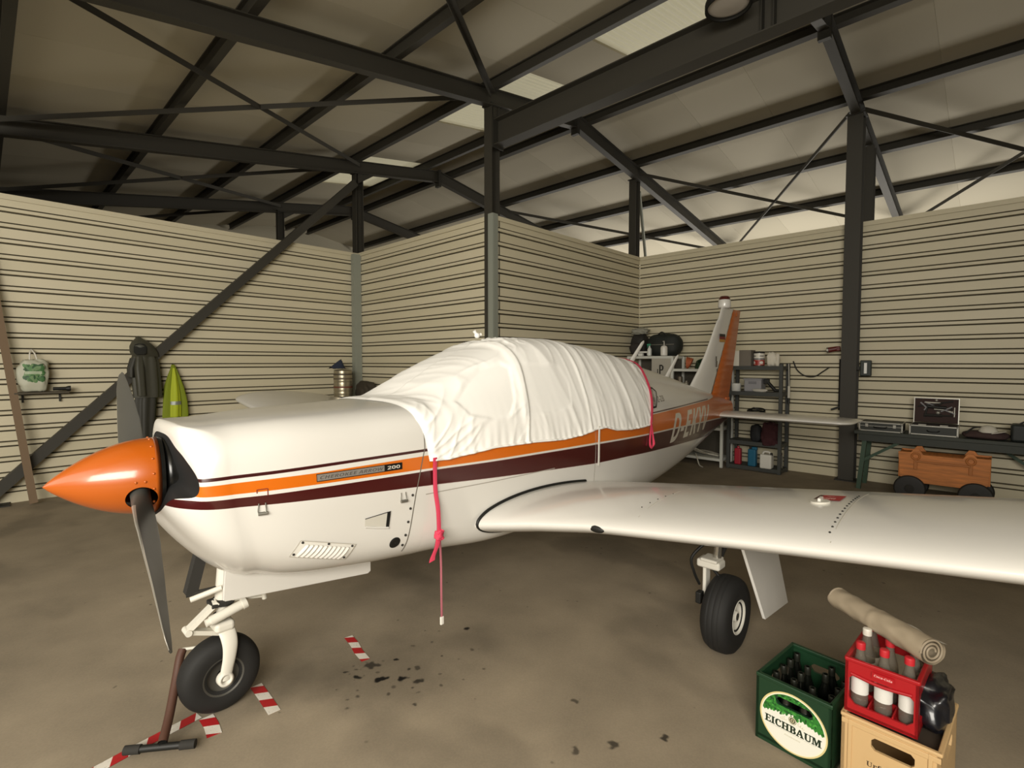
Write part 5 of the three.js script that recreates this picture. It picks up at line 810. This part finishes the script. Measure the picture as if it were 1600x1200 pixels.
  o = on('red_bottle', 'red plastic bottle on the bottom shelf of the dark rack', 'bottle', 0.16, 4, 0.06); mesh('bottle_body', [rbox(0.08, 0.26, 0.1, 0.02, 0, 0.13, 0), lathe([[0.02, 0.25], [0.02, 0.29], [0, 0.292]], 14)], bottleM('#9c2433'), o);
  o = on('blue_canister', 'blue plastic canister in the middle of the bottom rack shelf', 'canister', 0.38, 4, 0.06); mesh('canister_body', [rbox(0.1, 0.27, 0.12, 0.02, 0, 0.135, 0), rbox(0.05, 0.05, 0.08, 0.012, 0, 0.28, 0.03)], bottleM('#1f5f7c'), o); mesh('screw_cap', rod([0, 0.265, -0.03], [0, 0.31, -0.03], 0.02), M.black, o);
  o = on('white_canister', 'white jerry can with a black cap on the bottom rack shelf', 'canister', 0.6, 4, 0.02); mesh('canister_body', [rbox(0.14, 0.22, 0.17, 0.025, 0, 0.11, 0), tube([[0, 0.2, -0.06], [0, 0.25, -0.04], [0, 0.25, 0.04], [0, 0.2, 0.06]], 0.014, 20)], bottleM('#d8d6cd'), o); mesh('screw_cap', rod([0, 0.2, 0.065], [0, 0.245, 0.065], 0.02), M.black, o);
  o = on('spray_can', 'slim grey can beside the white jerry can', 'can', 0.745, 4, 0.2); mesh('can_body', lathe([[0, 0], [0.03, 0], [0.032, 0.01], [0.032, 0.18], [0.02, 0.2], [0, 0.2]], 16), mat('#8a8a84', 0.4, 0.3), o); mesh('cap', lathe([[0.024, 0.2], [0.024, 0.24], [0, 0.242]], 14), M.dark, o);
}
{ // on the workbench column and the wall beside it
  const k = thing('hand_lamp', 'red-handled hand lamp hooked on the side of the column', 'lamp', [8.6, 1.9, -1.72]);
  mesh('grip', [rod([0, 0, 0], [-0.02, -0.02, -0.1], 0.035, 0.04), rbox(0.05, 0.07, 0.05, 0.01, 0, 0.0, 0.02)], mat('#5c1d17', 0.45), k); mesh('lens_ring', rod([-0.02, -0.02, -0.1], [-0.023, -0.022, -0.12], 0.042), M.alu, k);
  const s = thing('work_light', 'dark switch box with a bright white strip on the column', 'light', [8.6, 1.62, -1.36]);
  mesh('casing', rbox(0.07, 0.22, 0.13, 0.012, 0, 0, 0), mat('#1f2a24', 0.5), s); mesh('light_strip', rbox(0.012, 0.15, 0.035, 0.004, -0.036, 0.0, -0.0), mat('#eceeea', 0.4), s); mesh('bracket', box(0.03, 0.05, 0.1, 0.02, 0, -0.09), M.steelDark, s);
  const c = mesh('wall_cable', tube([[8.73, 1.72, -2.32], [8.73, 1.58, -2.26], [8.735, 1.49, -2.14], [8.735, 1.49, -2.02], [8.735, 1.56, -1.92], [8.735, 1.63, -1.83]], 0.009, 60, 8), M.black); tag(c, 'black cable sagging along the wall between rack and column', 'cable');
  const w = thing('cable_connector', 'white cable connector hanging on the end of the dark rack', 'connector', [8.5, 1.28, -2.31]); mesh('connector_body', [rod([0, -0.12, 0], [0, 0.06, 0.0], 0.018), rod([0, 0.06, 0], [0, 0.4, -0.01], 0.006)], M.dirtyWhite, w); mesh('plug', rod([0, -0.2, 0], [0, -0.12, 0], 0.02, 0.015), M.black, w);
  const b = mesh('conduit', rod([8.745, 1.0, -1.7], [8.745, 1.75, -1.7], 0.011), M.dark); tag(b, 'thin dark conduit beside the column', 'conduit');
  const h = thing('wall_hook', 'small black hook low on the side of the column', 'hook', [8.62, 1.06, -1.66]); mesh('hook_body', [rod([0, 0, 0], [-0.03, -0.05, -0.11], 0.014), rod([0, 0, 0], [0, 0.06, -0.02], 0.012)], M.black, h);
}
{ // workbench
  const t = thing('workbench', 'long dark green workbench with angled legs against the ribbed wall', 'table', [8.38, 0, 0]);
  mesh('table_top', rbox(0.5, 0.045, 2.9, 0.006, 0, 0.765, 0.05), mat('#2e332b', 0.6), t); mesh('apron', [box(0.03, 0.09, 2.8, -0.22, 0.7, 0.05), box(0.03, 0.09, 2.8, 0.2, 0.7, 0.05)], mat('#2a2f28', 0.6), t);
  for (const z of [-1.28, 1.36]) for (const x of [-0.17, 0.19]) mesh('leg', bar([x, 0.74, z], [x * 1.2, 0.0, z - 0.06], 0.05, 0.05, [0, 0, 1]), M.green, t);
  for (const [p, q] of [[[-0.19, 0.38, -1.31], [-0.19, 0.7, -0.86]], [[-0.19, 0.38, 1.33], [-0.19, 0.7, 0.88]], [[0.19, 0.72, -0.05], [0.19, 0.35, 0.42]]]) mesh('brace', bar(p, q, 0.035, 0.02, [1, 0, 0]), M.green, t);
  const caseD = mat('#23261f', 0.55), alu = mat('#a3a198', 0.35, 0.5);
  const shellCase = (o, d, h, w, y0, par) => { mesh(par ? 'case_base' : 'case_body', rbox(d, h, w, 0.008, 0, y0 + h / 2, 0), caseD, o); mesh('edge_rail', [y0 + 0.006, y0 + h - 0.006].flatMap((y) => [box(0.014, 0.014, w, -d / 2, y, 0), box(d, 0.014, 0.014, 0, y, w / 2), box(d, 0.014, 0.014, 0, y, -w / 2)]).concat([-1, 1].map((s) => box(0.014, h, 0.016, -d / 2, y0 + h / 2, s * w / 2))), alu, o); };
  let o = thing('tool_case', 'closed black case with metal edges at the column end of the workbench', 'case', [8.36, 0.788, -1.12]); shellCase(o, 0.32, 0.12, 0.46, 0); mesh('case_handle', tube([[-0.165, 0.06, -0.07], [-0.2, 0.055, -0.05], [-0.2, 0.055, 0.05], [-0.165, 0.06, 0.07]], 0.009, 24), M.black, o); for (const z of [-0.15, 0.15]) mesh('clasp', rbox(0.012, 0.045, 0.035, 0.004, -0.165, 0.075, z), alu, o); mesh('corner_cap', [-1, 1].flatMap((s) => [0.012, 0.108].map((y) => at(new THREE.SphereGeometry(0.018, 10, 8), -0.157, y, s * 0.225))), alu, o);
  mesh('lid_seam', box(0.004, 0.006, 0.45, -0.162, 0.068, 0), alu, o);
  o = thing('tool_case', 'open tool case with its lid up on the workbench', 'case', [8.36, 0.788, -0.58]); shellCase(o, 0.32, 0.12, 0.46, 0, true); mesh('tray', box(0.29, 0.01, 0.43, 0, 0.124, 0), mat('#1d1414', 0.85), o); for (const z of [-0.11, 0.1]) mesh('clasp', rbox(0.05, 0.012, 0.08, 0.004, -0.13, 0.128, z), alu, o);
  mesh('case_handle', tube([[-0.165, 0.06, -0.06], [-0.185, 0.05, -0.04], [-0.185, 0.05, 0.04], [-0.165, 0.06, 0.06]], 0.007, 24), M.black, o);
  const lid = mesh('lid', [rbox(0.03, 0.31, 0.44, 0.006, 0.17, 0.29, 0, 0, 0, -0.12)], mat('#35231f', 0.8), o);
  mesh('lid_rail', [[0.29, -0.222, 0.33, 0.016], [0.29, 0.222, 0.33, 0.016]].map(([y, z, h, w]) => box(0.045, h, 0.01, 0.165, y, z, 0, 0, -0.12)).concat([box(0.045, 0.01, 0.45, 0.185, 0.447, 0, 0, 0, -0.12)]), alu, lid);
  _seed = 41; const lidP = (y, z, d = 0.02) => [0.17 + (y - 0.29) * 0.12 - d, y, z];
  const tool = (gs, m) => mesh('lid_tool', gs, m, lid);
  tool([rod(lidP(0.23, -0.12), lidP(0.23, 0.06), 0.02), rod(lidP(0.23, 0.06), lidP(0.235, 0.16), 0.01)], M.dark); tool([rod(lidP(0.34, -0.08), lidP(0.33, 0.1), 0.022)], M.black); tool([rod(lidP(0.31, -0.02, 0.04), lidP(0.305, 0.08, 0.04), 0.009)], alu); tool([at(new THREE.SphereGeometry(0.018, 12, 8), ...lidP(0.425, 0.0))], alu); tool([at(new THREE.SphereGeometry(0.024, 12, 8), ...lidP(0.265, 0.02))], alu); tool([rod(lidP(0.39, -0.16), lidP(0.33, -0.1), 0.01), rod(lidP(0.33, -0.1), lidP(0.29, -0.12), 0.008)], M.greyPlastic); tool([rod(lidP(0.4, 0.06), lidP(0.36, 0.02), 0.012)], M.dark); for (let i = 0; i < 6; i++) tool([rod(lidP(rr(0.2, 0.42), rr(-0.19, 0.19)), lidP(rr(0.2, 0.42), rr(-0.19, 0.19)), 0.009)].slice(0, 1), [M.greyPlastic, M.black, M.dirtyWhite][i % 3]); for (const z of [0.15, 0.18]) tool([rod(lidP(0.22, z), lidP(0.34, z), 0.008)], i2(z));
  function i2(z) { return z > 0.16 ? alu : M.dark; }
  o = thing('tray_cloth', 'dark brown padded cloth lying on the workbench under the white cap', 'cloth', [8.3, 0.788, -0.1]); mesh('cloth_body', lump(0.26, 0.1, 0.4, 0.12, 1.6, 3).translate(0, 0.045, 0), mat('#3d2c29', 0.85), o); mesh('strap', tube([[-0.1, 0.06, -0.18], [-0.04, 0.13, -0.1], [-0.02, 0.14, 0.02]], 0.01, 20), M.dark, o);
  o = thing('sun_hat', 'white cap lying on the dark cloth on the workbench', 'cap', [8.26, 0.87, -0.08]); mesh('cap_crown', at(new THREE.SphereGeometry(0.085, 24, 12, 0, Math.PI * 2, 0, Math.PI / 2), 0, 0.0, 0).scale(1, 1.0, 1.05), mat('#c9c5b8', 0.85), o); mesh('cap_peak', at(extrude(Array.from({ length: 13 }, (_, i) => [0.09 * Math.cos(Math.PI * i / 12), 0.09 * Math.sin(Math.PI * i / 12)]), 0.006), -0.05, 0.012, 0.07, Math.PI / 2 - 0.25, 0, 0.5), mat('#c9c5b8', 0.85), o);
  o = thing('black_box', 'dark box with a rounded top at the picture edge on the workbench', 'box', [8.3, 0.788, 0.24]); mesh('box_body', rbox(0.24, 0.2, 0.26, 0.03, 0, 0.1, 0), mat('#1c211f', 0.6), o); mesh('box_handle', tube([[-0.02, 0.2, -0.06], [-0.02, 0.235, 0], [-0.02, 0.2, 0.06]], 0.009, 18), M.black, o);
  // wooden cart under the bench
  const wc = mat('#ffffff', 0.6, 0, { map: noiseTex(256, 256, (u, v) => { const k = 1 + 0.16 * noise(u * 3, v * 34, 2) + 0.1 * noise(u * 9, v * 90, 5); return [clamp(182 * k), clamp(112 * k), clamp(52 * k)].map((q, i) => clamp([182, 112, 52][i] * k, 0, 255)); }) });
  const c = thing('wooden_cart', 'orange-brown wooden toolbox cart on dark wheels under the workbench', 'cart', [8.02, 0, -0.46]);
  const sidePanel = extrude([[-0.4, 0.3], [-0.33, 0.24], [0.33, 0.24], [0.4, 0.3], [0.42, 0.6], [0.3, 0.6], [0.27, 0.64], [0.22, 0.645], [0.18, 0.58], [-0.18, 0.58], [-0.22, 0.645], [-0.27, 0.64], [-0.3, 0.6], [-0.42, 0.6]], 0.018, 0.002).rotateY(-Math.PI / 2);
  mesh('cart_panel', sidePanel.clone().translate(-0.15, 0, 0), wc, c); mesh('cart_panel', sidePanel.clone().translate(0.17, 0, 0), wc, c);
  for (const z of [-0.41, 0.41]) mesh('end_panel', rbox(0.3, 0.3, 0.018, 0.004, 0.0, 0.44, z), wc, c);
  mesh('cart_lid', [rbox(0.3, 0.018, 0.8, 0.004, 0.0, 0.575, 0)], wc, c); mesh('rail', rbox(0.02, 0.025, 0.5, 0.006, -0.178, 0.5, 0), mat('#a0622c', 0.6), c);
  for (const z of [-0.25, 0.25]) mesh('carved_ring', [at(new THREE.TorusGeometry(0.038, 0.011, 10, 28), -0.178, 0.56, z, 0, Math.PI / 2, 0), rbox(0.016, 0.12, 0.035, 0.005, -0.176, 0.46, z)], mat('#a5642b', 0.6), c);
  for (const z of [-0.3, 0.3]) { mesh('wheel', at(lathe([[0.05, -0.028], [0.14, -0.028], [0.155, -0.02], [0.16, 0], [0.155, 0.02], [0.14, 0.028], [0.05, 0.028]], 44), -0.19, 0.16, z, 0, 0, Math.PI / 2), M.rubberWorn, c); mesh('hub', at(lathe([[0, -0.02], [0.05, -0.024], [0.055, 0], [0.05, 0.024], [0, 0.02]], 24), -0.19, 0.16, z, 0, 0, Math.PI / 2), M.dark, c); mesh('axle', rod([-0.2, 0.16, z], [0.2, 0.16, z], 0.012), M.steelDark, c); mesh('wheel', at(lathe([[0.05, -0.028], [0.14, -0.028], [0.155, -0.02], [0.16, 0], [0.155, 0.02], [0.14, 0.028], [0.05, 0.028]], 44), 0.19, 0.16, z, 0, 0, Math.PI / 2), M.rubberWorn, c); }
}
renderer.render(scene, camera);
